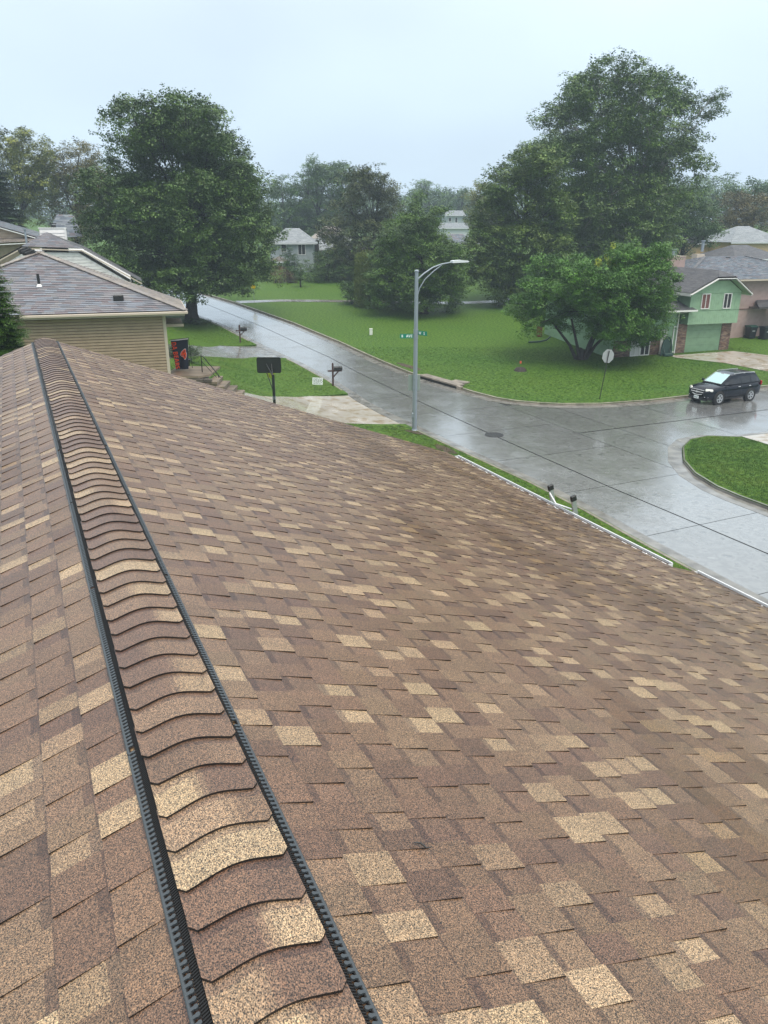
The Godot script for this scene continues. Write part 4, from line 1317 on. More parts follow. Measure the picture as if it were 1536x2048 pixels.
# one roof face in courses of tabs, from its eave (e0 to e1) up to its top edge (t0 to t1)
func roof_face(b: MB, e0: Vector3, e1: Vector3, t0: Vector3, t1: Vector3, cols: Array, r: RandomNumberGenerator, expo := 0.15, wide := 0.3) -> void:
	var nn := (e1 - e0).cross(t0.lerp(t1, 0.5) - e0).normalized()
	if nn.y < 0:
		nn = -nn
	var rows := maxi(1, int(t0.lerp(t1, 0.5).distance_to(e0.lerp(e1, 0.5)) / expo))
	var down := (e0.lerp(e1, 0.5) - t0.lerp(t1, 0.5)).normalized()
	for i in rows:
		var f0 := float(i) / rows
		var f1 := float(i + 1) / rows
		var a0 := e0.lerp(t0, f0)
		var b0 := e1.lerp(t1, f0)
		var a1 := e0.lerp(t0, f1)
		var b1 := e1.lerp(t1, f1)
		var w := a0.distance_to(b0)
		var x := -r.randf() * wide
		while x < w:
			var x1 := x + wide * r.randf_range(0.6, 1.4)
			var u0 := clampf(x / w, 0, 1)
			var u1 := clampf(x1 / w, 0, 1)
			if u1 > u0:
				var c: Color = cols[r.randi() % cols.size()]
				var k := r.randf_range(0.9, 1.1)
				b.col = Color(c.r * k, c.g * k, c.b * k)
				var lift := nn * (0.012 + r.randf_range(0, 0.008))
				var p0 := a0.lerp(b0, u0) + lift
				var p1 := a0.lerp(b0, u1) + lift
				b.quad(p0, p1, a1.lerp(b1, u1) + nn * 0.003, a1.lerp(b1, u0) + nn * 0.003, nn)
				b.col = Color(0.03, 0.03, 0.03)
				b.quad(p0, p1, p1 - lift - nn * 0.004, p0 - lift - nn * 0.004, down)
			x = x1


func window(parent: Node, at: Vector3, w: float, h: float, lights: int, glass: Material, frame: Material, turn := 0.0, fr := 0.06) -> void:
	var b := MB.new()
	var t := Transform3D(Basis(Vector3.UP, turn), at)
	for s in [-1.0, 1.0]:
		b.box(t * Transform3D(Basis(), Vector3(s * (w / 2 - fr / 2), 0, 0.03)), Vector3(fr, h, 0.07), 0.008)
		b.box(t * Transform3D(Basis(), Vector3(0, s * (h / 2 - fr / 2), 0.028)), Vector3(w - fr * 2.0, fr, 0.065), 0.008)
	for i in range(1, lights):
		b.box(t * Transform3D(Basis(), Vector3(-w / 2 + w * i / lights, 0, 0.026)), Vector3(fr * 0.9, h - fr * 2.0, 0.055), 0.006)
	var o := part("window", b, frame, parent)
	for i in lights:
		var p := MB.new()
		p.box(t * Transform3D(Basis(), Vector3(-w / 2 + w * (i + 0.5) / lights, 0, 0.012)), Vector3(w / lights - fr, h - fr * 2.0, 0.012))
		part("pane", p, glass, o)


func bricks(b: MB, t: Transform3D, w: float, h: float, r: RandomNumberGenerator) -> void:  # brickwork over a face in t's x-y plane
	var row := 0
	var y := 0.0
	while y < h - 0.03:
		var x := 0.0 if row % 2 == 0 else -0.105
		while x < w - 0.02:
			var x0 := maxf(x, 0)
			var x1 := minf(x + 0.2, w)
			if x1 - x0 > 0.03:
				var c: Color = [Color(0.22, 0.12, 0.085), Color(0.30, 0.19, 0.13), Color(0.14, 0.085, 0.07), Color(0.36, 0.25, 0.18), Color(0.20, 0.14, 0.12)][r.randi() % 5]
				b.col = c * r.randf_range(0.85, 1.15)
				b.box(t * Transform3D(Basis(), Vector3((x0 + x1) / 2, y + 0.033, 0.006 + r.randf_range(0, 0.01))), Vector3(x1 - x0 - 0.01, 0.058, 0.03))
			x += 0.21
		y += 0.068
		row += 1


func house_at(called: String, label: String, at: Vector3, turn: float) -> Node3D:
	return thing(called, label, "house", at, turn)


func hip_cap(b: MB, p: Vector3, q: Vector3, cols: Array, r: RandomNumberGenerator) -> void:
	var n := maxi(1, int(p.distance_to(q) / 0.25))
	for i in n:
		b.col = cols[r.randi() % cols.size()] * r.randf_range(1.0, 1.25)
		b.bar(p.lerp(q, float(i) / n) + Vector3(0, 0.02, 0), p.lerp(q, float(i + 0.96) / n) + Vector3(0, 0.032, 0), 0.26, 0.03)


func neighbour_tan() -> void:
	var r := RandomNumberGenerator.new()
	r.seed = 101
	var h := house_at("house", "tan lap sided house with a mottled grey hip roof, nearest neighbour at the left", Vector3(-8.6, 2.6, -31), 0.29)
	var w := MB.new()
	w.bx(Vector3(-2.75, 1.72, -2.3), Vector3(5.46, 3.6, 4.54))
	w.bx(Vector3(-8.0, 1.72, -5.5), Vector3(5.0, 3.6, 5.0))
	var wall := part("wall", w, M.tan_siding, h)
	for i in 31:
		var y := 0.0 + i * 0.114
		var b := MB.new()
		var k := r.randf_range(0.93, 1.05)
		b.col = Color(k, k, k)
		b.bx(Vector3(-2.75, y + 0.044, 0.0), Vector3(5.3, 0.086, 0.06))
		part("siding_board", b, M.tan_siding, wall)
	var tr := MB.new()
	tr.bx(Vector3(-0.05, 1.75, 0.0), Vector3(0.12, 3.5, 0.10), 0.01)
	tr.bx(Vector3(-5.45, 1.75, 0.0), Vector3(0.12, 3.5, 0.10), 0.01)
	part("corner_trim", tr, M.tan_trim, h)
	var pd := MB.new()
	pd.bx(Vector3(-7.0, 1.3, -2.97), Vector3(1.7, 2.3, 0.04))
	part("patio_door", pd, M.car_glass, h)
	# hip roof
	var e := [Vector3(-10.5, 3.66, 0.5), Vector3(0.78, 3.66, 0.5), Vector3(0.78, 3.66, -4.6), Vector3(-10.5, 3.66, -10.0)]
	var a := Vector3(-4.8, 5.68, -5.0)
	var z := Vector3(-4.8, 5.68, -5.9)
	var rf := MB.new()
	roof_face(rf, e[0], e[1], a, a + Vector3(0.02, 0, 0), COOL, r, 0.16, 0.34)
	var roof := part("roof", rf, M.far_shingle, h, true)
	rf = MB.new()
	roof_face(rf, e[1], e[2], a, z, WARM, r, 0.16, 0.34)
	roof_face(rf, e[2], e[3], z, z, WARM, r, 0.3, 0.5)
	roof_face(rf, e[3], e[0], z, a, WARM, r, 0.16, 0.34)
	part("roof", rf, M.far_shingle, h, true)
	var cp := MB.new()
	hip_cap(cp, e[1], a, WARM, r)
	hip_cap(cp, e[0], a, WARM, r)
	hip_cap(cp, a, z, WARM, r)
	part("hip_cap", cp, M.far_shingle, h, true)
	var g := MB.new()
	g.bar(Vector3(-10.5, 3.58, 0.52), Vector3(0.86, 3.58, 0.52), 0.11, 0.11, Vector3.UP, 0.02)
	g.bar(Vector3(0.8, 3.58, 0.56), Vector3(0.8, 3.58, -4.6), 0.11, 0.11, Vector3.UP, 0.02)
	part("gutter", g, M.tan_trim, h)
	var so := MB.new()
	so.bx(Vector3(-4.86, 3.5, -2.0), Vector3(11.2, 0.05, 5.0))
	part("soffit", so, M.tan_trim, h)
	var ppx := MB.new()
	ppx.tube([Vector3(-4.62, 4.5, -1.85), Vector3(-4.62, 4.98, -1.85)], [0.055, 0.055], 10)
	var pipe := part("vent_pipe", ppx, M.black_plastic, h)
	var fl := MB.new()
	fl.lathe(Transform3D(Basis(), Vector3(-4.62, 4.52, -1.85)), [Vector2(0.13, -0.02), Vector2(0.09, 0.03), Vector2(0.06, 0.08)], 10)
	part("flashing", fl, M.white_trim, pipe)
	for v in [[-1.68, 4.10, -0.55]]:
		var b := MB.new()
		b.bx(Vector3(v[0], v[1], v[2]), Vector3(0.38, 0.24, 0.34), 0.03)
		part("roof_vent", b, M.black_plastic, h)
	for i in 3:
		var b := MB.new()
		b.box(Transform3D(Basis(Vector3.BACK, 0.34), Vector3(-5.15 - i * 0.16, 5.66 + i * 0.05, -4.95 - i * 0.35)), Vector3(0.42, 0.2, 0.3), 0.03)
		part("roof_vent", b, M.black_plastic, h)
	# small roof over the entry, further along the house
	var po := MB.new()
	roof_face(po, Vector3(0.0, 2.9, -6.4), Vector3(1.0, 2.9, -6.4), Vector3(0.0, 3.3, -6.4), Vector3(1.0, 2.92, -6.4), WARM, r)
	po.col = Color(0.2, 0.18, 0.16)
	po.bx(Vector3(0.35, 3.02, -1.9), Vector3(0.66, 0.08, 1.5))
	var pr := part("porch_roof", po, M.far_shingle, h)
	var pf := MB.new()
	pf.bx(Vector3(0.37, 2.92, -1.13), Vector3(0.72, 0.1, 0.06))
	part("fascia", pf, M.tan_trim, pr)


func neighbour_white() -> void:
	var r := RandomNumberGenerator.new()
	r.seed = 102
	var h := house_at("house", "white lap sided house with a clipped gable and a sided chimney, second at the left", Vector3(-15.2, 3.0, -48), 0.3)
	var w := MB.new()
	w.prism(Transform3D(Basis(), Vector3(0, 0, -9)), PackedVector2Array([Vector2(-6.9, -1), Vector2(0, -1), Vector2(0, 3.15), Vector2(-2.7, 4.9), Vector2(-5.6, 4.95), Vector2(-6.9, 4.2)]), 9.0)
	var wall := part("wall", w, M.cream_siding, h)
	for i in 24:
		var y := 0.6 + i * 0.178
		var x0 := -6.85
		var x1 := -0.05
		if y > 3.0:
			x1 = -0.05 - (y - 3.0) * 1.5
		if y > 4.0:
			x0 = -6.85 + (y - 4.0) * 1.5
		if x1 - x0 < 0.4 or y > 4.75:
			break
		var b := MB.new()
		b.bx(Vector3((x0 + x1) / 2, y + 0.066, 0.02), Vector3(x1 - x0, 0.132, 0.07))
		part("siding_board", b, M.cream_siding, wall)
	var rf := MB.new()
	var ap := Vector3(-4.5, 6.0, -1.9)
	var back := Vector3(-4.5, 6.0, -3.4)
	var cl := Vector3(-5.68, 5.27, 0.16)
	var cr := Vector3(-2.51, 5.14, 0.16)
	var el := Vector3(-7.6, 4.3, 0.16)
	var er := Vector3(0.65, 3.23, 0.16)
	roof_face(rf, cl, cr, ap, ap, COOL, r, 0.16, 0.32)
	roof_face(rf, er, Vector3(0.65, 3.23, -3.4), cr, Vector3(-2.45, 5.13, -3.4), SLATE, r, 0.16, 0.32)
	roof_face(rf, cr, Vector3(-2.45, 5.13, -3.4), ap, back, SLATE, r, 0.16, 0.32)
	roof_face(rf, el, Vector3(-7.6, 4.3, -3.4), cl, Vector3(-5.75, 5.25, -3.4), SLATE, r, 0.16, 0.32)
	roof_face(rf, cl, Vector3(-5.75, 5.25, -3.4), ap, back, SLATE, r, 0.16, 0.32)
	rf.col = Color(0.12, 0.12, 0.13)
	rf.quad(Vector3(-7.6, 4.25, -0.2), Vector3(-7.6, 4.25, -3.4), Vector3(-13.6, 3.4, -3.4), Vector3(-13.6, 3.4, -0.2), Vector3.UP)
	part("roof", rf, M.far_shingle, h, true)
	var tr := MB.new()
	for s in [[el, cl], [cl, cr], [cr, er]]:
		tr.bar(s[0] + Vector3(0, -0.12, 0.0), s[1] + Vector3(0, -0.12, 0.0), 0.06, 0.2, Vector3.BACK)
	part("fascia", tr, M.tan_trim, h)
	var c := MB.new()
	c.bx(Vector3(-4.2, 5.5, -3.4), Vector3(1.48, 1.44, 0.8))
	var ch := part("chimney", c, M.cream_siding, h)
	for i in 7:
		var b := MB.new()
		var y := 4.82 + i * 0.19
		b.quad(Vector3(-4.9, y, -2.965), Vector3(-3.5, y, -2.965), Vector3(-3.5, y + 0.188, -2.995), Vector3(-4.9, y + 0.188, -2.995), Vector3.BACK)
		part("siding_board", b, M.cream_siding, ch)
	var ct := MB.new()
	ct.bx(Vector3(-4.2, 6.24, -3.4), Vector3(1.56, 0.06, 0.88))
	ct.bx(Vector3(-3.47, 5.5, -2.97), Vector3(0.08, 1.44, 0.08))
	part("chimney_trim", ct, M.white_trim, ch)
	var cap := MB.new()
	cap.tube([Vector3(-4.15, 6.25, -3.4), Vector3(-4.15, 6.42, -3.4)], [0.15, 0.15], 10)
	cap.tube([Vector3(-4.15, 6.46, -3.4), Vector3(-4.15, 6.52, -3.4)], [0.22, 0.2], 10)
	part("chimney_cap", cap, M.iron, ch)
	var vp := MB.new()
	vp.tube([Vector3(-5.55, 5.2, -1.4), Vector3(-5.55, 6.15, -1.4)], [0.06, 0.06], 8)
	vp.tube([Vector3(-5.55, 6.15, -1.4), Vector3(-5.55, 6.22, -1.4)], [0.12, 0.12], 8)
	part("vent_pipe", vp, M.galvanised, h)


func neighbour_third() -> void:
	var r := RandomNumberGenerator.new()
	r.seed = 103
	var h := house_at("house", "tan house at the far left edge showing only its gable and a blue grey roof", Vector3(-28.0, 3.6, -62), 0.25)
	var w := MB.new()
	w.prism(Transform3D(Basis(), Vector3(0, 0, -8)), PackedVector2Array([Vector2(-6.5, -1), Vector2(1.2, -1), Vector2(1.2, 4.9), Vector2(-2.2, 6.0), Vector2(-6.5, 4.4)]), 8.0)
	var wall := part("wall", w, M.tan_siding, h)
	for i in 10:
		var y := 4.2 + i * 0.17
		var b := MB.new()
		b.quad(Vector3(-6.4, y, 0.04), Vector3(1.1 - maxf(0, y - 4.8) * 3.0, y, 0.04), Vector3(0.9 - maxf(0, y - 4.8) * 3.0, y + 0.168, 0.006), Vector3(-6.4, y + 0.168, 0.006), Vector3.BACK)
		part("siding_board", b, M.tan_siding, wall)
	var tr := MB.new()
	tr.bar(Vector3(-2.4, 6.1, 0.4), Vector3(1.7, 4.85, 0.4), 0.06, 0.22, Vector3.BACK)
	tr.bar(Vector3(-7, 4.2, 1.2), Vector3(2.4, 4.62, 1.2), 0.06, 0.2, Vector3.BACK)
	part("fascia", tr, M.white_trim, h)
	var rf := MB.new()
	roof_face(rf, Vector3(1.7, 4.95, 0.4), Vector3(1.7, 4.95, -8), Vector3(-2.4, 6.2, 0.4), Vector3(-2.4, 6.2, -8), BLUE, r, 0.2, 0.4)
	roof_face(rf, Vector3(-7, 4.3, 1.2), Vector3(2.3, 4.75, 1.2), Vector3(-7, 5.0, -0.2), Vector3(1.8, 5.0, -0.2), WARM, r, 0.2, 0.4)
	roof_face(rf, Vector3(1.4, 4.9, -6), Vector3(4.2, 4.9, -6), Vector3(2.0, 6.7, -9), Vector3(3.4, 6.7, -9), BLUE, r, 0.2, 0.4)
	part("roof", rf, M.far_shingle, h, true)


func green_house() -> void:
	var r := RandomNumberGenerator.new()
	r.seed = 104
	var h := house_at("house", "green sided split level house with white trimmed roof and brick piers beside its garage", Vector3(16.3, 0.25, -56.2), 0.3016)
	var w := MB.new()
	w.bx(Vector3(2.8, 1.45, -4.9), Vector3(5.6, 4.1, 9.7))
	w.bx(Vector3(8.15, 1.0, -3.8), Vector3(4.5, 3.0, 7.5))
	var wall := part("wall", w, M.green_siding, h)
	var up := MB.new()
	up.prism(Transform3D(Basis(), Vector3(0, 0, -7.0)), PackedVector2Array([Vector2(6.0, 2.34), Vector2(10.4, 2.34), Vector2(10.4, 4.62), Vector2(9.2, 5.4), Vector2(7.8, 5.4), Vector2(6.0, 4.62)]), 7.5)
	var upper := part("upper_wall", up, M.green_siding, h)
	for e in [[3.3, 6.0, 10.4, 0.0], [4.52, 6.0, 10.4, 0.0]]:  # horizontal joint flashings of the panel siding
		var b := MB.new()
		b.bx(Vector3(8.2, e[0], 0.508), Vector3(4.4, 0.035, 0.03))
		part("siding_seam", b, M.green_door, upper)
	for i in 21:  # shallow vertical grooves' battens
		var b := MB.new()
		var x := 6.1 + i * 0.206
		b.bx(Vector3(x, 2.81, 0.504), Vector3(0.19, 0.93, 0.014))
		b.bx(Vector3(x, 3.915, 0.504), Vector3(0.19, 1.16, 0.014))
		part("siding_board", b, M.green_siding, upper)
	var sm := MB.new()
	sm.bx(Vector3(-0.004, 1.5, -4.9), Vector3(0.03, 0.04, 9.7))
	part("siding_seam", sm, M.green_door, wall)
	# brickwork low on the wing and on the garage piers
	for e in [[0.3, 1.38, 1.25, 0.0], [3.36, 0.86, 1.3, 0.0], [5.62, 0.78, 2.3, 0.02], [9.5, 0.86, 2.2, 0.02]]:
		var m := MB.new()
		var hh: float = e[2] + 0.35
		m.bx(Vector3(e[0] + e[1] / 2, hh / 2 - 0.3, e[3] - 0.012), Vector3(e[1], hh, 0.05))
		var pier := part("brick_pier", m, M.mortar, h)
		var b := MB.new()
		bricks(b, Transform3D(Basis(), Vector3(e[0], -0.3, e[3] + 0.012)), e[1], hh, r)
		part("brickwork", b, M.brick, pier, true)
	var g := MB.new()
	for i in 4:
		g.bx(Vector3(7.95, 0.47 + i * 0.545, -0.02), Vector3(3.08, 0.538, 0.05), 0.006)
	part("garage_door", g, M.green_door, h)
	var gt := MB.new()
	gt.bx(Vector3(7.95, 2.36, 0.0), Vector3(3.1, 0.06, 0.1))
	part("door_header", gt, M.green_door, h)
	# windows
	window(h, Vector3(7.3, 3.97, 0.512), 0.76, 1.1, 2, M.curtain_red, M.white_trim)
	window(h, Vector3(9.2, 3.95, 0.512), 0.70, 1.1, 2, M.room_dark, M.white_trim)
	window(h, Vector3(2.12, 0.72, 0.0), 0.8, 1.12, 2, M.curtain, M.white_trim)
	window(h, Vector3(2.95, 0.76, 0.0), 0.8, 1.14, 2, M.room_dark, M.white_trim)
	window(h, Vector3(4.45, 1.15, 0.0), 0.5, 1.9, 1, M.curtain, M.white_trim)
	window(h, Vector3(5.4, 1.25, 0.0), 0.34, 1.9, 1, M.green_door, M.white_trim)
	var dr := MB.new()
	dr.bx(Vector3(4.95, 1.22, 0.005), Vector3(0.5, 1.95, 0.05), 0.01)
	part("door", dr, M.green_door, h)
	var hood := MB.new()
	hood.prism(Transform3D(Basis(Vector3.BACK, Vector3.UP, Vector3.LEFT), Vector3(3.3, 1.28, 0)), PackedVector2Array([Vector2(0, 0), Vector2(0.42, 0), Vector2(0.3, 0.42), Vector2(0, 0.42)]), 0.9)
	var hd := part("window_hood", hood, M.green_siding, h)
	var ht := MB.new()
	ht.bx(Vector3(2.85, 1.73, 0.16), Vector3(0.7, 0.05, 0.34))
	part("hood_top", ht, M.white_trim, hd)
	# roofs
	var rf := MB.new()
	var el := Vector3(5.55, 4.62, 1.0)
	var er := Vector3(10.9, 4.55, 1.0)
	var cl := Vector3(7.75, 5.7, 1.0)
	var cr := Vector3(9.25, 5.7, 1.0)
	var a := Vector3(8.5, 6.12, 0.0)
	var bk := Vector3(8.5, 6.12, -7.6)
	var sh := Vector3(0, 0, -8.6)
	roof_face(rf, el + sh, el, Vector3(7.75, 5.7, -7.6), cl, SLATE, r, 0.15, 0.3)
	roof_face(rf, Vector3(7.75, 5.7, -7.6), cl, bk, a, SLATE, r, 0.15, 0.3)
	roof_face(rf, er, er + sh, cr, Vector3(9.25, 5.7, -7.6), SLATE, r, 0.15, 0.3)
	roof_face(rf, cr, Vector3(9.25, 5.7, -7.6), a, bk, SLATE, r, 0.15, 0.3)
	roof_face(rf, cl, cr, a, a, SLATE, r, 0.15, 0.3)
	# wing roof and its lower front slope
	roof_face(rf, Vector3(-0.5, 3.45, 0.95), Vector3(6.3, 3.45, 0.95), Vector3(-0.5, 4.9, -4.5), Vector3(5.98, 4.9, -4.5), SLATE, r, 0.15, 0.3)
	roof_face(rf, Vector3(5.98, 3.45, -10), Vector3(-0.5, 3.45, -10), Vector3(5.98, 4.9, -4.5), Vector3(-0.5, 4.9, -4.5), SLATE, r, 0.2, 0.4)
	part("roof", rf, M.far_shingle, h, true)
	var gb := MB.new()
	gb.prism(Transform3D(Basis(Vector3.BACK, Vector3.UP, Vector3.LEFT), Vector3(0.03, 0, 0)), PackedVector2Array([Vector2(-9.7, 3.2), Vector2(-0.1, 3.2), Vector2(-0.1, 3.5), Vector2(-4.5, 4.75), Vector2(-9.7, 3.5)]), 0.1)
	part("gable_wall", gb, M.green_siding, h)
	var tr := MB.new()
	var dn := Vector3(0, -0.13, 0.02)
	for s in [[el + sh, el], [el, cl], [cl, cr], [cr, er], [er, er + sh]]:
		tr.bar(s[0] + dn, s[1] + dn, 0.05, 0.2, Vector3.BACK if absf(s[0].z - s[1].z) < 1 else Vector3.UP)
	tr.bar(Vector3(-0.5, 3.38, 0.98), Vector3(6.35, 3.38, 0.98), 0.1, 0.11)
	part("fascia", tr, M.white_trim, h)
	var so := MB.new()
	so.quad(el + Vector3(0, -0.22, 0), cl + Vector3(0, -0.22, 0), cl + Vector3(0, -0.22, -0.55), el + Vector3(0, -0.22, -0.55), Vector3.DOWN)
	so.quad(cl + Vector3(0, -0.22, 0), cr + Vector3(0, -0.22, 0), cr + Vector3(0, -0.22, -0.55), cl + Vector3(0, -0.22, -0.55), Vector3.DOWN)
	so.quad(cr + Vector3(0, -0.22, 0), er + Vector3(0, -0.22, 0), er + Vector3(0, -0.22, -0.55), cr + Vector3(0, -0.22, -0.55), Vector3.DOWN)
	so.quad(Vector3(10.4, 4.6, 0.9), Vector3(10.9, 4.35, 0.9), Vector3(10.9, 4.35, -7.6), Vector3(10.4, 4.6, -7.6), Vector3.DOWN)
	part("soffit", so, M.green_siding, h)
	var ds := MB.new()
	ds.bar(Vector3(5.55, 3.3, 0.9), Vector3(5.52, 3.1, 0.08), 0.07, 0.07)
	ds.bar(Vector3(5.52, 3.1, 0.06), Vector3(5.52, 0.1, 0.06), 0.08, 0.06)
	part("downspout", ds, M.white_trim, h)

	# things about the green house
	var pipe := MB.new()
	var pz := on_lawn(12.3, 62.0, 0.08)
	pipe.tube([pz + Vector3(0.9, 0.35, 0), pz + Vector3(0.55, 0.1, 0.1), pz + Vector3(0.0, 0.02, 0.3), pz + Vector3(-0.9, 0.0, 0.5)], [0.07, 0.07, 0.07, 0.07], 8)
	solo("drain_pipe", pipe, M.hose_green, "dark green drain pipe lying on the lawn at the back corner of the green house", "pipe")
	var rp_ := MB.new()
	rp_.bx(on_lawn(12.75, 64.3, 0.5), Vector3(0.4, 1.0, 0.4), 0.03)
	rp_.bx(on_lawn(12.75, 64.3, 1.03), Vector3(0.46, 0.06, 0.46))
	solo("storage_box", rp_, M.rust_panel, "rusty orange box standing behind the far corner of the green house", "box")
	var cart := thing("garden_cart", "dark green wheelbarrow standing upright on its nose beside the green entry", "wheelbarrow", on_lawn(20.7, 56.9), 0.3)
	var arch := MB.new()
	var ptsa := []
	var rad := []
	for i in 15:
		var f := PI * i / 14.0
		ptsa.append(Vector3(cos(f) * 0.42, 0.35 + sin(f) * 1.0, -0.05))
		rad.append(0.06)
	ptsa.push_front(Vector3(0.45, 0, 0)); rad.push_front(0.06)
	ptsa.append(Vector3(-0.45, 0, 0)); rad.append(0.06)
	arch.tube(ptsa, rad, 8)
	part("frame", arch, M.hose_green, cart)
	var tray := MB.new()
	tray.prism(Transform3D(Basis(), Vector3(0, 0.1, -0.14)), PackedVector2Array([Vector2(-0.36, 0), Vector2(0.36, 0), Vector2(0.36, 0.45), Vector2(0.24, 0.95), Vector2(0, 1.15), Vector2(-0.24, 0.95), Vector2(-0.36, 0.45)]), 0.06)
	part("tray", tray, M.hose_green, cart)
	var ft := MB.new()
	for s in [-0.25, 0.25]:
		ft.bar(Vector3(s, 0.02, 0.3), Vector3(s, 0.5, -0.05), 0.05, 0.05)
	ft.bx(Vector3(0, 0.12, 0.2), Vector3(0.75, 0.2, 0.3), 0.04)
	part("stand", ft, M.hose_green, cart)


func pink_house() -> void:
	var r := RandomNumberGenerator.new()
	r.seed = 105
	var h := house_at("house", "pink sided house with a blue grey hip roof behind the green house", Vector3(28.6, 0.82, -63.7), 0.3016)
	var w := MB.new()
	w.bx(Vector3(-0.9, 1.9, -5.0), Vector3(7.2, 5.4, 9.9))
	w.bx(Vector3(5.2, 1.9, -5.9), Vector3(5.0, 5.4, 9.9))
	var wall := part("wall", w, M.pink_siding, h)
	var sm := MB.new()
	sm.bx(Vector3(-0.9, 2.28, 0.004), Vector3(7.2, 0.05, 0.03))
	part("siding_seam", sm, M.brown_wood, wall)
	var rf := MB.new()
	var e := [Vector3(-6.2, 4.62, 0.6), Vector3(9.5, 4.62, 0.6), Vector3(9.5, 4.62, -10.6), Vector3(-6.2, 4.62, -10.6)]
	var a := Vector3(0.0, 6.12, -5.0)
	var b := Vector3(4.1, 6.12, -5.0)
	roof_face(rf, e[0], e[1], a, b, BLUE, r, 0.17, 0.34)
	roof_face(rf, e[1], e[2], b, b, BLUE, r, 0.17, 0.34)
	roof_face(rf, e[2], e[3], b, a, BLUE, r, 0.3, 0.5)
	roof_face(rf, e[3], e[0], a, a, BLUE, r, 0.17, 0.34)
	part("roof", rf, M.far_shingle, h, true)
	var cp := MB.new()
	hip_cap(cp, e[1], b, SLATE, r)
	hip_cap(cp, e[0], a, SLATE, r)
	part("hip_cap", cp, M.far_shingle, h, true)
	var g := MB.new()
	g.bar(Vector3(-6.2, 4.55, 0.62), Vector3(9.5, 4.55, 0.62), 0.1, 0.12)
	part("gutter", g, M.tan_trim, h)
	var c := MB.new()
	c.bx(Vector3(-5.0, 5.3, -2.5), Vector3(1.65, 1.95, 0.9))
	var ch := part("chimney", c, M.pink_siding, h)
	var ct := MB.new()
	ct.bx(Vector3(-5.0, 6.3, -2.5), Vector3(1.72, 0.05, 0.97))
	part("chimney_trim", ct, M.tan_trim, ch)
	var cc := MB.new()
	cc.tube([Vector3(-4.95, 6.3, -2.5), Vector3(-4.95, 6.72, -2.5)], [0.17, 0.17], 10)
	cc.tube([Vector3(-4.95, 6.76, -2.5), Vector3(-4.95, 6.84, -2.5)], [0.25, 0.22], 10)
	part("chimney_cap", cc, M.galvanised, ch)
	c = MB.new()
	c.bx(Vector3(1.4, 5.75, -7.6), Vector3(0.8, 1.0, 0.7))
	var c2 := part("chimney", c, M.tan_trim, h)
	cc = MB.new()
	cc.tube([Vector3(1.75, 6.45, -7.6), Vector3(1.75, 7.3, -7.6)], [0.13, 0.13], 10)
	cc.tube([Vector3(1.75, 7.3, -7.6), Vector3(1.75, 7.38, -7.6)], [0.2, 0.2], 10)
	part("chimney_pipe", cc, M.galvanised, c2)
	var v := MB.new()
	v.bx(Vector3(2.1, 6.0, -4.75), Vector3(0.4, 0.16, 0.4), 0.03)
	part("roof_vent", v, M.black_plastic, h)
	var po := MB.new()
	roof_face(po, Vector3(0.75, 2.5, 1.25), Vector3(7, 2.5, 1.25), Vector3(1.5, 2.95, 0), Vector3(7, 2.95, 0), SLATE, r, 0.15, 0.3)
	po.col = Color(0.1, 0.09, 0.085)
	po.bx(Vector3(4.0, 2.42, 0.66), Vector3(6.3, 0.1, 1.2))
	part("porch_roof", po, M.far_shingle, h, true)
	var br := MB.new()
	br.bx(Vector3(2.95, 1.1, 0.7), Vector3(0.42, 2.6, 0.42))
	var col := part("brick_column", br, M.mortar, h)
	var bw := MB.new()
	bricks(bw, Transform3D(Basis(), Vector3(2.74, -0.2, 0.915)), 0.42, 2.5, r)
	bricks(bw, Transform3D(Basis(Vector3.UP, -PI / 2), Vector3(2.735, -0.2, 0.49)), 0.42, 2.5, r)
	part("brickwork", bw, M.brick, col, true)
	for e2 in [[29.75, 63.55, M.bin_green, "black wheeled rubbish bin with a green lid, the left of two by the pink house"], [30.75, 63.2, M.bin_black, "all black wheeled rubbish bin, right of the green lidded one"]]:
		var bin := thing("wheelie_bin", e2[3], "rubbish bin", on_lawn(e2[0], e2[1]), 0.3, "rubbish bins by the pink house")
		var bb := MB.new()
		for k in 4:
			var an := k * PI / 2
			var q := Basis(Vector3.UP, an)
			bb.quad(q * Vector3(-0.26, 0.05, 0.26), q * Vector3(0.26, 0.05, 0.26), q * Vector3(0.33, 0.92, 0.33), q * Vector3(-0.33, 0.92, 0.33), q * Vector3.BACK)
		bb.bx(Vector3(0, 0.9, 0.0), Vector3(0.72, 0.06, 0.72), 0.015)
		part("body", bb, M.bin_black, bin)
		var lid := MB.new()
		lid.prism(Transform3D(Basis(Vector3.FORWARD, Vector3.UP, Vector3.RIGHT), Vector3(-0.36, 0.93, 0)), PackedVector2Array([Vector2(-0.38, 0), Vector2(0.38, 0), Vector2(0.38, 0.09), Vector2(0, 0.13), Vector2(-0.38, 0.05)]), 0.72)
		part("lid", lid, e2[2], bin)
		for s in [-0.3, 0.3]:
			var wl := MB.new()
			wl.lathe(Transform3D(Basis(Vector3.BACK, PI / 2), Vector3(s + 0.03, 0.13, -0.24)), [Vector2(0, 0), Vector2(0.13, 0), Vector2(0.13, 0.06), Vector2(0, 0.06)], 12)
			part("wheel", wl, M.tyre, bin)
		var lb := MB.new()
		lb.bx(Vector3(0, 0.62, 0.312), Vector3(0.26, 0.1, 0.008))
		part("label", lb, M.sign_back, bin)


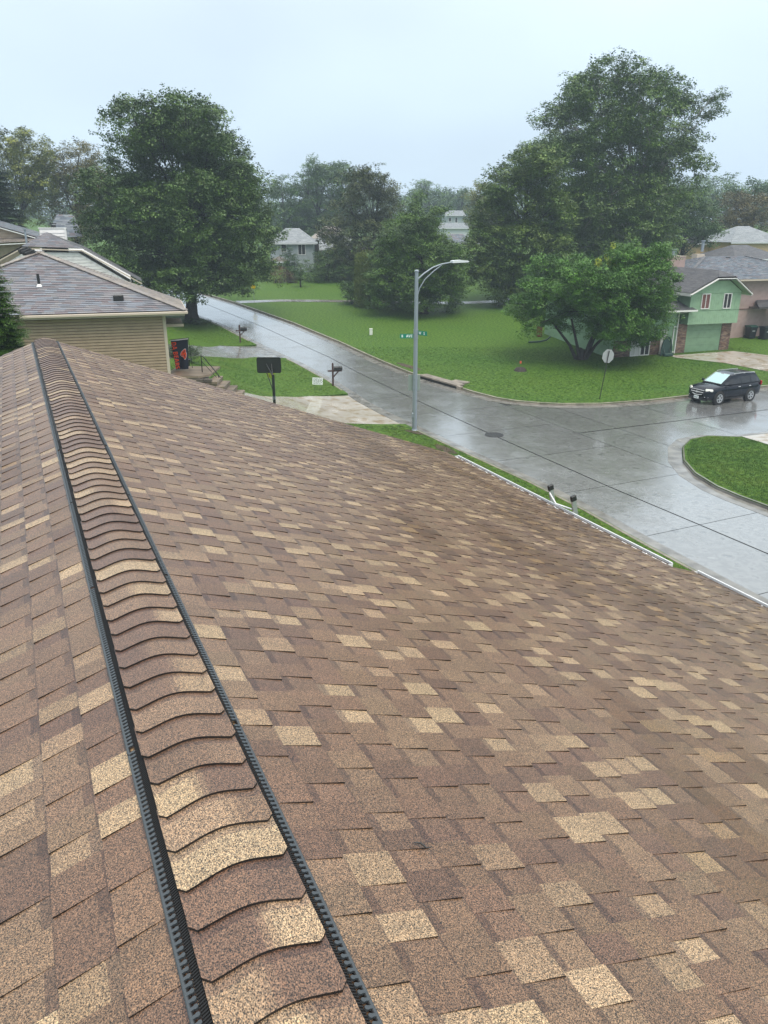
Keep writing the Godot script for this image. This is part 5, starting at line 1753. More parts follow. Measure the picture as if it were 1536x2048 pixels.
func simple_house(label: String, at: Vector3, turn: float, size: Vector3, ridge: float, wallm: Material, cols: Array, hip: bool, wins: Array, over := 0.4) -> Node3D:
	var r := RandomNumberGenerator.new()
	r.seed = int(at.x * 100 + 70000)
	var h := house_at("house", label, at, turn)
	var hw := size.x / 2
	var d := size.z
	var w := MB.new()
	if hip:
		w.bx(Vector3(0, size.y / 2 - 0.5, -d / 2), Vector3(size.x, size.y + 1.0, d))
	else:
		w.prism(Transform3D(Basis(Vector3.BACK, Vector3.UP, Vector3.LEFT), Vector3(hw, 0, 0)), PackedVector2Array([Vector2(-d, -1), Vector2(0, -1), Vector2(0, size.y), Vector2(-d / 2, size.y + ridge - 0.1), Vector2(-d, size.y)]), size.x)
	part("wall", w, wallm, h)
	var rf := MB.new()
	var e := [Vector3(-hw - over, size.y, over), Vector3(hw + over, size.y, over), Vector3(hw + over, size.y, -d - over), Vector3(-hw - over, size.y, -d - over)]
	var inset := minf(d / 2 + over, hw + over - 0.9) if hip else 0.0
	var a := Vector3(-hw - over + inset, size.y + ridge, -d / 2)
	var b := Vector3(hw + over - inset, size.y + ridge, -d / 2)
	roof_face(rf, e[0], e[1], a, b, cols, r, 0.25, 0.5)
	roof_face(rf, e[2], e[3], b, a, cols, r, 0.25, 0.5)
	if hip:
		roof_face(rf, e[1], e[2], b, b, cols, r, 0.25, 0.5)
		roof_face(rf, e[3], e[0], a, a, cols, r, 0.25, 0.5)
	part("roof", rf, M.far_shingle, h, true)
	var f := MB.new()
	f.bar(e[0] + Vector3(0, -0.08, 0.02), e[1] + Vector3(0, -0.08, 0.02), 0.08, 0.14)
	f.bar(e[1] + Vector3(0.02, -0.08, 0), e[2] + Vector3(0.02, -0.08, 0), 0.08, 0.14)
	part("gutter", f, M.far_white, h)
	for q in wins:
		window(h, Vector3(q[0], q[1], 0), q[2], q[3], q[4], M.room_dark, M.white_trim)
	return h


func far_houses() -> void:
	var r := RandomNumberGenerator.new()
	r.seed = 106
	# grey house across the park
	var g := simple_house("grey two storey house with white windows and a pale roof across the park", Vector3(-12.0, 3.7, -105.4), 0.05, Vector3(5.6, 3.65, 7.0), 1.8, M.grey_siding, PALE, true, [[-1.0, 3.05, 0.72, 1.0, 1], [1.32, 2.85, 1.0, 1.3, 2]])
	var lo := MB.new()
	roof_face(lo, Vector3(-3.0, 1.45, 1.7), Vector3(-0.3, 1.45, 1.7), Vector3(-1.65, 2.05, 1.5), Vector3(-1.62, 2.05, 1.5), WARM, r, 0.2, 0.4)
	roof_face(lo, Vector3(-0.3, 1.45, 1.7), Vector3(-0.3, 1.45, 0), Vector3(-1.62, 2.05, 1.5), Vector3(-1.62, 2.05, 0), WARM, r, 0.2, 0.4)
	var pr := part("porch_roof", lo, M.far_shingle, g, true)
	var pf := MB.new()
	pf.bx(Vector3(-1.65, 1.36, 1.7), Vector3(2.8, 0.14, 0.1))
	pf.bx(Vector3(-1.65, 0.6, 1.2), Vector3(2.4, 1.4, 0.1))
	part("porch_wall", pf, M.far_white, g)
	for x in [-1.45, -0.65]:
		var b := MB.new()
		b.bx(Vector3(x, 0.9, 1.27), Vector3(0.45, 0.7, 0.05))
		part("porch_window", b, M.room_dark, g)
	var fe := thing("fence", "dark brown board fence in front of the grey house porch", "fence", on_lawn(-13.1, 102.3), 0.05)
	for i in 16:
		var b := MB.new()
		b.bx(Vector3(-1.3 + i * 0.18, 0.55, 0), Vector3(0.17, 1.15 + r.randf_range(-0.02, 0.02), 0.03), 0.004)
		part("board", b, M.brown_wood, fe)
	for y in [0.25, 0.9]:
		var b := MB.new()
		b.bx(Vector3(0.05, y, -0.04), Vector3(2.9, 0.09, 0.04))
		part("rail", b, M.brown_wood, fe)
	simple_house("tan roofed house just right of the grey house, half hidden by the dark tree", Vector3(-7.2, 3.6, -113.0), 0.1, Vector3(5.2, 4.2, 6.0), 1.6, M.pink_siding, [Color(0.42, 0.38, 0.33), Color(0.38, 0.34, 0.30)], true, [])
	simple_house("lower house with a pale blue roof between the tan roofed house and the dark tree", Vector3(-6.6, 3.6, -110.0), 0.1, Vector3(3.6, 2.9, 4.0), 1.7, M.far_white, PALE, false, [])
	# hillside behind the lamp
	simple_house("highest white house on the hillside, pale in the haze", Vector3(16.4, 9.4, -190), 0.1, Vector3(4.0, 2.4, 6.0), 1.1, M.grey_siding, PALE, false, [[-1.2, 1.5, 0.7, 0.9, 1], [0.3, 1.4, 0.6, 1.2, 1]])
	simple_house("middle hillside house, its pale roof broken by branches", Vector3(13.8, 6.8, -160), 0.05, Vector3(5.6, 2.3, 6.0), 0.95, M.far_white, PALE, false, [])
	simple_house("lowest hillside house with a wide blue grey hip roof", Vector3(10.6, 4.6, -120), -0.1, Vector3(6.0, 2.4, 6.0), 1.3, M.far_white, BLUE, true, [])
	# behind the pink house
	simple_house("brown gabled house between the pink house and the tan house", Vector3(39.0, 2.2, -84), 0.3, Vector3(6.0, 4.0, 6.5), 1.3, M.tan_siding, SLATE, true, [])
	simple_house("tan stucco house with a pale blue roof at the right edge", Vector3(50.2, 3.2, -109), 0.3, Vector3(9.0, 4.2, 7.0), 2.0, M.tan_stucco, PALE, true, [])
	simple_house("yellow tan house under the reddish brown tree", Vector3(45.2, 3.0, -112), 0.25, Vector3(5.0, 4.2, 5.0), 0.8, M.tan_stucco, SLATE, true, [])


func build_houses() -> void:
	neighbour_tan()
	neighbour_white()
	neighbour_third()
	green_house()
	pink_house()
	far_houses()


# ---------- things along the street ----------
func text_on(b: MB, t: Transform3D, s: String, size: float) -> void:
	var v := lettering(s, size, 0.004)
	for i in range(0, v.size(), 3):
		b.flat(t * v[i], t * v[i + 1], t * v[i + 2], (t.basis * (v[i + 1] - v[i]).cross(v[i + 2] - v[i])) * -1.0)


func street_lamp() -> void:
	var o := thing("street_lamp", "tall grey street lamp with a curved arm and two green street name plates", "street lamp", Vector3(1.47, 0.1, -36.17))
	var b := MB.new()
	b.tube([Vector3(0, -0.15, 0), Vector3(0, 3.6, 0), Vector3(0, 7.3, 0)], [0.115, 0.10, 0.082], 14)
	var pole := part("pole", b, M.galvanised, o)
	b = MB.new()
	b.lathe(Transform3D(Basis(), Vector3(0, 7.3, 0)), [Vector2(0.082, 0), Vector2(0.105, 0.01), Vector2(0.105, 0.06), Vector2(0.05, 0.1), Vector2(0, 0.105)], 14)
	part("pole_cap", b, M.galvanised, pole)
	b = MB.new()
	b.lathe(Transform3D(Basis(), Vector3(0, -0.1, 0)), [Vector2(0.17, 0), Vector2(0.17, 0.1), Vector2(0.13, 0.14), Vector2(0.115, 0.2)], 14)
	part("base_collar", b, M.galvanised, pole)
	b = MB.new()
	b.bx(Vector3(-0.1, 0.75, 0.06), Vector3(0.1, 0.24, 0.08), 0.02)
	part("hand_hole", b, M.galvanised, pole)
	var d := Vector3(0.92, 0, -0.39)
	b = MB.new()
	b.tube([Vector3(0, 6.95, 0), d * 0.35 + Vector3(0, 7.22, 0), d * 0.8 + Vector3(0, 7.48, 0), d * 1.25 + Vector3(0, 7.62, 0), d * 1.85 + Vector3(0, 7.70, 0)], [0.036, 0.034, 0.032, 0.03, 0.03], 8)
	part("arm", b, M.galvanised, o)
	b = MB.new()
	b.tube([d * 0.04 + Vector3(0, 6.2, 0), d * 0.16 + Vector3(0, 6.6, 0), d * 0.42 + Vector3(0, 6.98, 0), d * 0.85 + Vector3(0, 7.32, 0), d * 1.25 + Vector3(0, 7.58, 0)], [0.022, 0.022, 0.022, 0.022, 0.022], 8)
	part("brace", b, M.galvanised, o)
	b = MB.new()
	var t := Transform3D(Basis(Vector3(0.39, 0, 0.92), Vector3.UP, d).orthonormalized(), d * 2.15 + Vector3(0, 7.71, 0))
	b.prism(t * Transform3D(Basis(Vector3.BACK, Vector3.UP, Vector3.LEFT), Vector3(0.15, 0, 0)), PackedVector2Array([Vector2(-0.4, -0.05), Vector2(0.36, -0.03), Vector2(0.46, 0.0), Vector2(0.36, 0.05), Vector2(0.05, 0.075), Vector2(-0.3, 0.06), Vector2(-0.4, 0.04)]), 0.3)
	part("lamp_head", b, M.far_white, o)
	# name plates: the lower one runs left of the pole, the upper one right of it
	for e in [[Transform3D(Basis(Vector3.UP, 0.12), Vector3(-0.41, 4.47, 0.0)), 0.64, "8   AVE"], [Transform3D(Basis(Vector3.UP, -0.75), Vector3(0.27, 4.62, 0.16)), 0.62, "W   S"]]:
		b = MB.new()
		b.box(e[0], Vector3(e[1], 0.2, 0.008))
		var pl := part("name_plate", b, M.sign_green, o)
		b = MB.new()
		text_on(b, e[0] * Transform3D(Basis(), Vector3(0, 0, 0.007)), e[2], 0.12)
		part("lettering", b, M.print_white, pl)
	b = MB.new()
	b.tube([Vector3(0, 4.34, 0), Vector3(0, 4.78, 0)], [0.112, 0.112], 12)
	part("plate_clamp", b, M.galvanised, o)
	# back of a square sign on the far side of the pole
	b = MB.new()
	b.box(Transform3D(Basis(), Vector3(-0.04, 2.28, -0.13)), Vector3(0.56, 0.76, 0.012), 0.003)
	var sg := part("sign_back", b, M.sign_grey_green, o)
	b = MB.new()
	for y in [2.05, 2.5]:
		b.tube([Vector3(0, y - 0.015, 0), Vector3(0, y + 0.015, 0)], [0.118, 0.118], 12)
		b.bx(Vector3(0, y, -0.11), Vector3(0.06, 0.03, 0.06))
	part("bracket", b, M.galvanised, sg)


func stop_sign() -> void:
	var p := on_lawn(12.26, 43.25)
	var o := thing("stop_sign", "stop sign seen from its bare grey back, on a leaning post before the green house", "stop sign", p)
	var up := Vector3(0.105, 1.0, 0.0).normalized()
	var b := MB.new()
	b.bar(-up * 0.3, up * 2.72, 0.055, 0.03, Vector3.RIGHT)
	part("post", b, M.iron, o)
	var oct := PackedVector2Array()
	for i in 8:
		var a := TAU * (i + 0.5) / 8.0
		oct.append(Vector2(cos(a), sin(a)) * 0.40)
	b = MB.new()
	var t := Transform3D(Basis(Vector3.UP, 0.35) * Basis(Vector3.BACK, -0.105), up * 2.42 + Vector3(0, 0, -0.045))
	b.prism(t, oct, 0.006)
	part("plate", b, M.sign_back, o)


func mailbox(label: String, x: float, z: float, turn: float) -> void:
	var o := thing("mailbox", label, "mailbox", on_lawn(x, z), turn, "mailboxes along the kerb")
	var b := MB.new()
	b.bx(Vector3(0, 0.6, 0), Vector3(0.11, 1.5, 0.11), 0.012)
	b.prism(Transform3D(Basis(), Vector3(0, 1.35, 0) + Vector3(0, 0, -0.055)), PackedVector2Array([Vector2(-0.055, 0), Vector2(0.055, 0), Vector2(0, 0.06)]), 0.11)
	part("post", b, M.dark_wood, o)
	b = MB.new()
	b.bx(Vector3(0.12, 0.92, 0), Vector3(0.86, 0.09, 0.09), 0.01)
	b.bar(Vector3(0.03, 0.55, 0), Vector3(0.34, 0.88, 0), 0.07, 0.07)
	part("arm", b, M.dark_wood, o)
	b = MB.new()
	var prof := PackedVector2Array([Vector2(-0.095, 0), Vector2(0.095, 0), Vector2(0.095, 0.12)])
	for i in 9:
		var a := PI * i / 8.0
		prof.append(Vector2(cos(a) * 0.095, 0.13 + sin(a) * 0.095))
	b.prism(Transform3D(Basis(Vector3.FORWARD, Vector3.UP, Vector3.RIGHT), Vector3(0.07, 0.97, 0)), prof, 0.5)
	var bx_ := part("box", b, M.black_metal, o)
	b = MB.new()
	b.bx(Vector3(0.578, 1.06, 0), Vector3(0.012, 0.16, 0.17), 0.004)
	part("door", b, M.black_metal, bx_)
	b = MB.new()
	b.bx(Vector3(0.4, 1.15, 0.105), Vector3(0.03, 0.14, 0.008))
	part("flag", b, M.black_metal, bx_)


func hoop() -> void:
	var z := 30.0
	var p := Vector3(-4.33, 1.9, -z)
	var o := thing("basketball_hoop", "basketball hoop seen from behind, dark backboard on a black pole with a yellow net", "basketball hoop", p)
	var b := MB.new()
	b.bx(Vector3(0, 0.75, 0), Vector3(0.10, 2.5, 0.10), 0.01)
	part("pole", b, M.black_metal, o)
	var c := PackedVector2Array()
	for q in [[0.46, 0.29], [-0.46, 0.29], [-0.46, -0.29], [0.46, -0.29]]:
		for i in 5:
			var a := (i / 4.0) * PI / 2 + (0.0 if q[0] > 0 and q[1] > 0 else PI / 2 if q[1] > 0 else PI if q[0] < 0 else PI * 1.5)
			c.append(Vector2(q[0] * 0.89 + cos(a) * 0.05, q[1] * 0.83 + sin(a) * 0.05))
	b = MB.new()
	b.prism(Transform3D(Basis(), Vector3(-0.20, 2.30, -0.42)), c, 0.025)
	var bd := part("backboard", b, M.black_plastic, o)
	b = MB.new()
	for i in c.size():
		b.bar(Vector3(c[i].x - 0.2, c[i].y + 2.3, -0.40), Vector3(c[(i + 1) % c.size()].x - 0.2, c[(i + 1) % c.size()].y + 2.3, -0.40), 0.03, 0.035)
	part("frame", b, M.black_metal, bd)
	b = MB.new()
	for s in [-0.05, 0.05]:
		b.tube([Vector3(-0.02, 1.35, 0), Vector3(-0.20 + s * 2, 2.02, -0.38)], [0.018, 0.018], 6)
		b.tube([Vector3(-0.02, 1.95, 0), Vector3(-0.20 + s * 2, 2.35, -0.38)], [0.018, 0.018], 6)
	part("strut", b, M.black_metal, o)
	b = MB.new()
	var ring := []
	var rr := []
	for i in 17:
		var a := TAU * i / 16.0
		ring.append(Vector3(-0.20 + cos(a) * 0.2, 2.06, -0.66 + sin(a) * 0.2))
		rr.append(0.01)
	b.tube(ring, rr, 6, false)
	var rim := part("rim", b, M.flag_orange, o)
	b = MB.new()
	for i in 16:
		var a := TAU * i / 16.0
		for s in [-1, 1]:
			var a2: float = a + s * TAU / 16.0
			b.tube([Vector3(-0.2 + cos(a) * 0.2, 2.05, -0.66 + sin(a) * 0.2), Vector3(-0.2 + cos(a2) * 0.15, 1.9, -0.66 + sin(a2) * 0.15), Vector3(-0.2 + cos(a) * 0.11, 1.76, -0.66 + sin(a) * 0.11)], [0.009, 0.009, 0.009], 4, false)
	part("net", b, M.net_yellow, rim)
	b = MB.new()
	for y in [1.05, 1.12]:
		b.bx(Vector3(0, y, 0), Vector3(0.13, 0.018, 0.13), 0.004)
	part("pole_band", b, M.galvanised, o)


func banner() -> void:
	var o := thing("banner", "navy banner with orange lettering and an orange animal head hung beside the tan house", "banner", Vector3(-8.65, 3.58, -33.0))
	var at := func(u: float, v: float, off: float) -> Vector3:
		var x := lerpf(lerpf(-9.02, -8.28, u), lerpf(-8.90, -8.37, u), v) + 8.65
		var y := lerpf(1.23 + 0.08 * u, 0.0 + 0.02 * u, v)
		var zz := 0.035 * sin(u * 8.0 + v * 2.0) * (0.25 + 0.75 * v) + 0.02 * sin(v * 7.0 + u * 3.0)
		return Vector3(x, y, zz + off)
	var b := MB.new()
	for i in 16:
		for j in 18:
			var q := [at.call(i / 16.0, j / 18.0, 0.0), at.call((i + 1) / 16.0, j / 18.0, 0.0), at.call((i + 1) / 16.0, (j + 1) / 18.0, 0.0), at.call(i / 16.0, (j + 1) / 18.0, 0.0)]
			b.quad(q[0], q[1], q[2], q[3], Vector3.BACK)
	var cl := part("cloth", b, M.flag_navy, o)
	b = MB.new()
	for i in 16:
		b.quad(at.call(i / 16.0, -0.005, 0.006), at.call((i + 1) / 16.0, -0.005, 0.006), at.call((i + 1) / 16.0, 0.03, 0.006), at.call(i / 16.0, 0.03, 0.006), Vector3.BACK)
	part("hem", b, M.flag_white, cl)
	b = MB.new()
	var v := lettering("DA BEARS", 0.20, 0.002)
	var lo := 1e9
	var hi := -1e9
	for p in v:
		lo = minf(lo, p.x)
		hi = maxf(hi, p.x)
	for i in range(0, v.size(), 3):
		var q := []
		for k in 3:
			var p := v[i + k]
			q.append(at.call(0.155 + p.y / 0.70, 0.075 + 0.90 * (p.x - lo) / (hi - lo), 0.008 + p.z))
		b.flat(q[0], q[1], q[2], Vector3.BACK)
	part("lettering", b, M.flag_orange, cl)
	var head := [Vector2(-0.55, 0.05), Vector2(-0.38, -0.2), Vector2(-0.12, -0.36), Vector2(0.18, -0.5), Vector2(0.32, -0.46), Vector2(0.34, -0.2), Vector2(0.44, 0.0), Vector2(0.4, 0.25), Vector2(0.27, 0.47), Vector2(0.1, 0.5), Vector2(-0.08, 0.3), Vector2(-0.36, 0.2)]
	for e in [[1.07, M.flag_white, 0.008, "emblem_outline"], [0.96, M.flag_orange, 0.013, "emblem"]]:
		b = MB.new()
		var poly := PackedVector2Array()
		for p in head:
			poly.append(p * e[0])
		var ix := Geometry2D.triangulate_polygon(poly)
		for i in range(0, ix.size(), 3):
			var q := []
			for k in 3:
				q.append(at.call(0.70 + poly[ix[i + k]].x * 0.46, 0.50 + poly[ix[i + k]].y * 0.34, e[2]))
			b.flat(q[0], q[1], q[2], Vector3.BACK)
		part(e[3], b, e[1], cl)
	b = MB.new()
	for t in [[-0.3, 0.0, -0.05, -0.12, -0.12, 0.06], [-0.4, 0.12, -0.05, 0.05, -0.1, 0.18], [0.05, -0.3, 0.2, -0.35, 0.12, -0.1], [0.0, 0.1, 0.22, 0.0, 0.12, 0.32], [0.2, 0.3, 0.3, 0.2, 0.25, 0.42], [-0.1, -0.2, 0.02, -0.24, -0.02, -0.1]]:
		b.flat(at.call(0.70 + t[0] * 0.46, 0.5 + t[1] * 0.34, 0.018), at.call(0.70 + t[2] * 0.46, 0.5 + t[3] * 0.34, 0.018), at.call(0.70 + t[4] * 0.46, 0.5 + t[5] * 0.34, 0.018), Vector3.BACK)
	part("emblem_marks", b, M.flag_navy, cl)
	b = MB.new()
	b.tube([Vector3(-0.44, 1.235, -0.02), Vector3(0.42, 1.33, -0.02)], [0.012, 0.012], 8)
	b.tube([Vector3(0.38, 1.3, -0.03), Vector3(0.44, 0.05, -0.05)], [0.012, 0.012], 8)
	part("pole", b, M.black_metal, o)


func porch() -> void:
	var r := RandomNumberGenerator.new()
	r.seed = 33
	var o := thing("porch_steps", "stone walled entry porch and steps at the right side of the tan house", "steps", Vector3(-8.2, 2.4, -32.6))
	var b := MB.new()
	b.prism(Transform3D(Basis(Vector3.RIGHT, Vector3.FORWARD, Vector3.UP), Vector3(0, 1.06, 0)), PackedVector2Array([Vector2(-0.9, -1.0), Vector2(0.55, -1.0), Vector2(0.98, -0.55), Vector2(0.98, 1.4), Vector2(-0.9, 1.4)]), 0.09)
	part("slab", b, M.porch_slab, o)
	b = MB.new()
	b.bx(Vector3(-0.15, 0.5, 0.1), Vector3(1.5, 1.1, 1.7))
	var core := part("retaining_wall", b, M.mortar, o)
	for row in 6:
		var x := -0.95
		while x < 0.95:
			var w := r.randf_range(0.22, 0.42)
			b = MB.new()
			b.col = [Color(0.20, 0.16, 0.13), Color(0.27, 0.21, 0.15), Color(0.16, 0.13, 0.11), Color(0.30, 0.22, 0.17)][r.randi() % 4]
			b.box(Transform3D(Basis(Vector3.UP, r.randf_range(-0.05, 0.05)), Vector3(x + w / 2, 0.1 + row * 0.17, 0.93 + r.randf_range(-0.02, 0.03))), Vector3(w - 0.02, 0.155, 0.16), 0.015)
			part("stone", b, M.stone, core)
			x += w
	for i in 4:
		b = MB.new()
		var t := r.randf_range(0.9, 1.1)
		b.col = Color(t, t, t)
		b.bx(Vector3(1.12 + i * 0.30, 0.86 - i * 0.20, 0.35), Vector3(0.38, 0.13, 1.3), 0.015)
		b.bx(Vector3(1.14 + i * 0.30, 0.70 - i * 0.20, 0.35), Vector3(0.30, 0.26, 1.2))
		part("step", b, M.porch_slab, o)
	var h := thing("handrail", "thin black metal handrail beside the porch steps", "handrail", Vector3(-8.2, 2.4, -32.5))
	for e in [[0.53, 1.12, 1.84], [1.2, 0.45, 1.05]]:
		b = MB.new()
		b.tube([Vector3(e[0], e[1], 0), Vector3(e[0], e[2], 0)], [0.02, 0.02], 8)
		part("post", b, M.black_metal, h)
	b = MB.new()
	b.tube([Vector3(0.53, 1.82, 0), Vector3(0.62, 1.80, 0), Vector3(1.2, 1.03, 0), Vector3(1.3, 0.9, 0)], [0.02, 0.02, 0.02, 0.02], 8)
	part("rail", b, M.black_metal, h)
	b = MB.new()
	b.tube([Vector3(0.53, 1.62, 0), Vector3(1.2, 0.83, 0)], [0.013, 0.013], 8)
	part("lower_rail", b, M.black_metal, h)
	b = MB.new()
	b.tube([Vector3(-6.28, 2.4, -31), Vector3(-6.28, 2.8, -31)], [0.02, 0.02], 6)
	b.lathe(Transform3D(Basis(), Vector3(-6.28, 2.8, -31)), [Vector2(0, 0), Vector2(0.09, 0.02), Vector2(0.09, 0.08), Vector2(0.05, 0.11), Vector2(0, 0.12)], 12)
	solo("garden_light", b, M.print_white, "small white garden light at the foot of the porch steps", "garden light")
	var pot := thing("plant_pot", "dark plant pot standing behind the navy banner", "plant pot", on_lawn(-10.6, 41.0))
	b = MB.new()
	b.lathe(Transform3D(), [Vector2(0, 0), Vector2(0.26, 0), Vector2(0.36, 0.5), Vector2(0.33, 0.52), Vector2(0.3, 0.45), Vector2(0, 0.44)], 14)
	part("pot", b, M.black_plastic, pot)
	b = MB.new()
	for i in 14:
		var d := Vector3(r.randf_range(-1, 1), r.randf_range(1.0, 2.0), r.randf_range(-1, 1)).normalized()
		leaf_at(b, r, Vector3(0, 0.44, 0), d, Vector3(r.randf(), 0.3, 1).normalized(), 0.5, 0.12)
	for i in b.c.size():
		b.c[i] = Color(0.02, 0.05, 0.02) * b.c[i]
	part("leaves", b, M.leaf, pot)


func small_things() -> void:
	var r := RandomNumberGenerator.new()
	r.seed = 44
	mailbox("black mailbox on a brown wooden post, nearest to the driveway with the lamp", -3.12, 46.9, 0.15)
	mailbox("black mailbox on a wooden post farther up the street, by the far driveway", -11.4, 61.9, 0.1)
	# yard sign
	var o := thing("yard_sign", "small white lawn sign with dark lines of print near the nearer mailbox", "sign", on_lawn(-3.95, 45.6), 0.06)
	var b := MB.new()
	b.box(Transform3D(Basis(Vector3.BACK, -0.06), Vector3(0, 0.55, 0)), Vector3(0.62, 0.42, 0.008))
	var bd := part("board", b, M.print_white, o)
	b = MB.new()
	for i in 5:
		var x := -0.25
		while x < 0.22:
			var w := r.randf_range(0.05, 0.16)
			b.box(Transform3D(Basis(Vector3.BACK, -0.06), Vector3(0, 0.55, 0)) * Transform3D(Basis(), Vector3(x + w / 2, 0.15 - i * 0.075, 0.0055)), Vector3(minf(w, 0.26 - x), 0.036 if i in [1, 2] else 0.022, 0.003))
			x += w + 0.03
	part("print", b, M.hose_green, bd)
	b = MB.new()
	for s in [-0.2, 0.2]:
		b.tube([Vector3(s, -0.1, -0.012), Vector3(s, 0.5, -0.012)], [0.006, 0.006], 5)
	part("stake", b, M.iron, o)
	b = MB.new()
	b.bx(on_lawn(-1.08, 64.95, 0.24), Vector3(0.26, 0.5, 0.26), 0.03)
	b.bx(on_lawn(-1.08, 64.95, 0.5), Vector3(0.29, 0.05, 0.29), 0.015)
	solo("utility_box", b, M.utility_white, "small white utility box standing alone on the park lawn", "utility box")
	# yellow warning sign on the park path
	o = thing("warning_sign", "small yellow sign on a thin post where the path meets the street", "sign", on_lawn(-13.4, 82.0))
	b = MB.new()
	b.bar(Vector3(0, -0.2, 0), Vector3(0, 1.55, 0), 0.05, 0.04)
	part("post", b, M.galvanised, o)
	b = MB.new()
	b.prism(Transform3D(Basis(), Vector3(0, 1.42, 0.03)), PackedVector2Array([Vector2(-0.26, 0.0), Vector2(-0.13, -0.2), Vector2(0.13, -0.2), Vector2(0.26, 0.0), Vector2(0.13, 0.2), Vector2(-0.13, 0.2)]), 0.01)
	part("plate", b, M.sign_yellow, o)
	b = MB.new()
	b.bar(on_lawn(-26.4, 89.3, -0.2), on_lawn(-26.4, 89.3, 1.75), 0.22, 0.22)
	solo("street_post", b, M.iron, "dark post at the far end of the street beyond the white sided house", "post")
	# manhole cover
	o = thing("manhole_cover", "round iron manhole cover in the wet street right of the lamp", "manhole cover", Vector3(5.25, 0.004, -35.69))
	b = MB.new()
	b.lathe(Transform3D(), [Vector2(0.45, -0.02), Vector2(0.45, 0.006), Vector2(0.4, 0.008), Vector2(0.395, 0.0), Vector2(0.375, 0.0), Vector2(0.37, 0.008), Vector2(0, 0.01)], 28)
	part("lid", b, M.iron, o)
	b = MB.new()
	for i in 5:
		for j in 5:
			var p := Vector3((i - 2) * 0.13, 0.012, (j - 2) * 0.13)
			if p.length() < 0.33:
				b.bx(p, Vector3(0.07, 0.008, 0.07), 0.002)
	part("raised_pattern", b, M.iron, o, true)
	# storm drain inlet in the right kerb
	o = thing("storm_drain", "long storm drain opening under a concrete lid in the far kerb behind the lamp", "storm drain")
	var p0 := Vector3(2.35, 0, -49.85)
	var p1 := Vector3(4.5, 0, -46.55)
	var side := Vector3(p1.z - p0.z, 0, -(p1.x - p0.x)).normalized()
	if side.x < 0:
		side = -side
	p0.y = street_y(49.85)
	p1.y = street_y(46.55)
	b = MB.new()
	b.bar(p0 + Vector3(0, 0.2, 0) + side * 0.22, p1 + Vector3(0, 0.2, 0) + side * 0.22, 0.62, 0.1, Vector3.UP, 0.015)
	part("lid", b, M.kerb, o)
	b = MB.new()
	b.bar(p0 + Vector3(0, 0.07, 0) - side * 0.02, p1 + Vector3(0, 0.07, 0) - side * 0.02, 0.05, 0.14)
	part("opening", b, M.vent_dark, o)
	b = MB.new()
	b.bar(p0 - (p1 - p0).normalized() * 0.35 + Vector3(0, 0.08, 0), p0 + Vector3(0, 0.1, 0), 0.25, 0.26, Vector3.UP, 0.02)
	b.bar(p1 + (p1 - p0).normalized() * 0.35 + Vector3(0, 0.08, 0), p1 + Vector3(0, 0.1, 0), 0.25, 0.26, Vector3.UP, 0.02)
	part("end_block", b, M.kerb, o)
	b = MB.new()
	b.box(Transform3D(Basis(Vector3.UP, -0.75), on_lawn(4.75, 47.9, 0.04)), Vector3(1.1, 0.1, 0.6), 0.02)
	part("access_slab", b, M.kerb, o)
	# stump with a marker flag
	o = thing("tree_stump", "low dark tree stump on the lawn left of the stop sign", "stump", on_lawn(9.15, 51.7))
	b = MB.new()
	b.lathe(Transform3D(), [Vector2(0.48, -0.05), Vector2(0.38, 0.1), Vector2(0.3, 0.2), Vector2(0.26, 0.22), Vector2(0, 0.21)], 11)
	part("stump", b, M.bark, o)
	o = thing("marker_flag", "small orange marker flag on a wire above the stump", "flag", on_lawn(9.12, 51.9))
	b = MB.new()
	b.tube([Vector3(0, -0.1, 0), Vector3(0, 0.62, 0)], [0.008, 0.008], 5)
	part("wire", b, M.iron, o)
	b = MB.new()
	b.bx(Vector3(0.05, 0.53, 0), Vector3(0.12, 0.17, 0.006))
	part("flag", b, M.flag_red, o)
	# leaves blown onto the wet street
	var wh := []
	var tn := []
	for i in 60:
		var z := r.randf_range(20, 50)
		var x := left_edge(z) + r.randf_range(0.15, 6.5) * (1.0 if r.randf() < 0.5 else 0.25)
		wh.append(Transform3D(Basis(Vector3.UP, r.randf() * TAU).scaled(Vector3(0.04, 0.02, 0.03)), Vector3(x, street_y(z) + 0.012, -z)))
		tn.append(Color(0.05, 0.045, 0.02).lerp(Color(0.12, 0.1, 0.03), r.randf()))
	var lf := scatter("fallen_leaves", spray, wh, tn, self)
	lf.set_meta("kind", "stuff")
	tag(lf, "few dark leaves stuck to the wet street", "leaves")


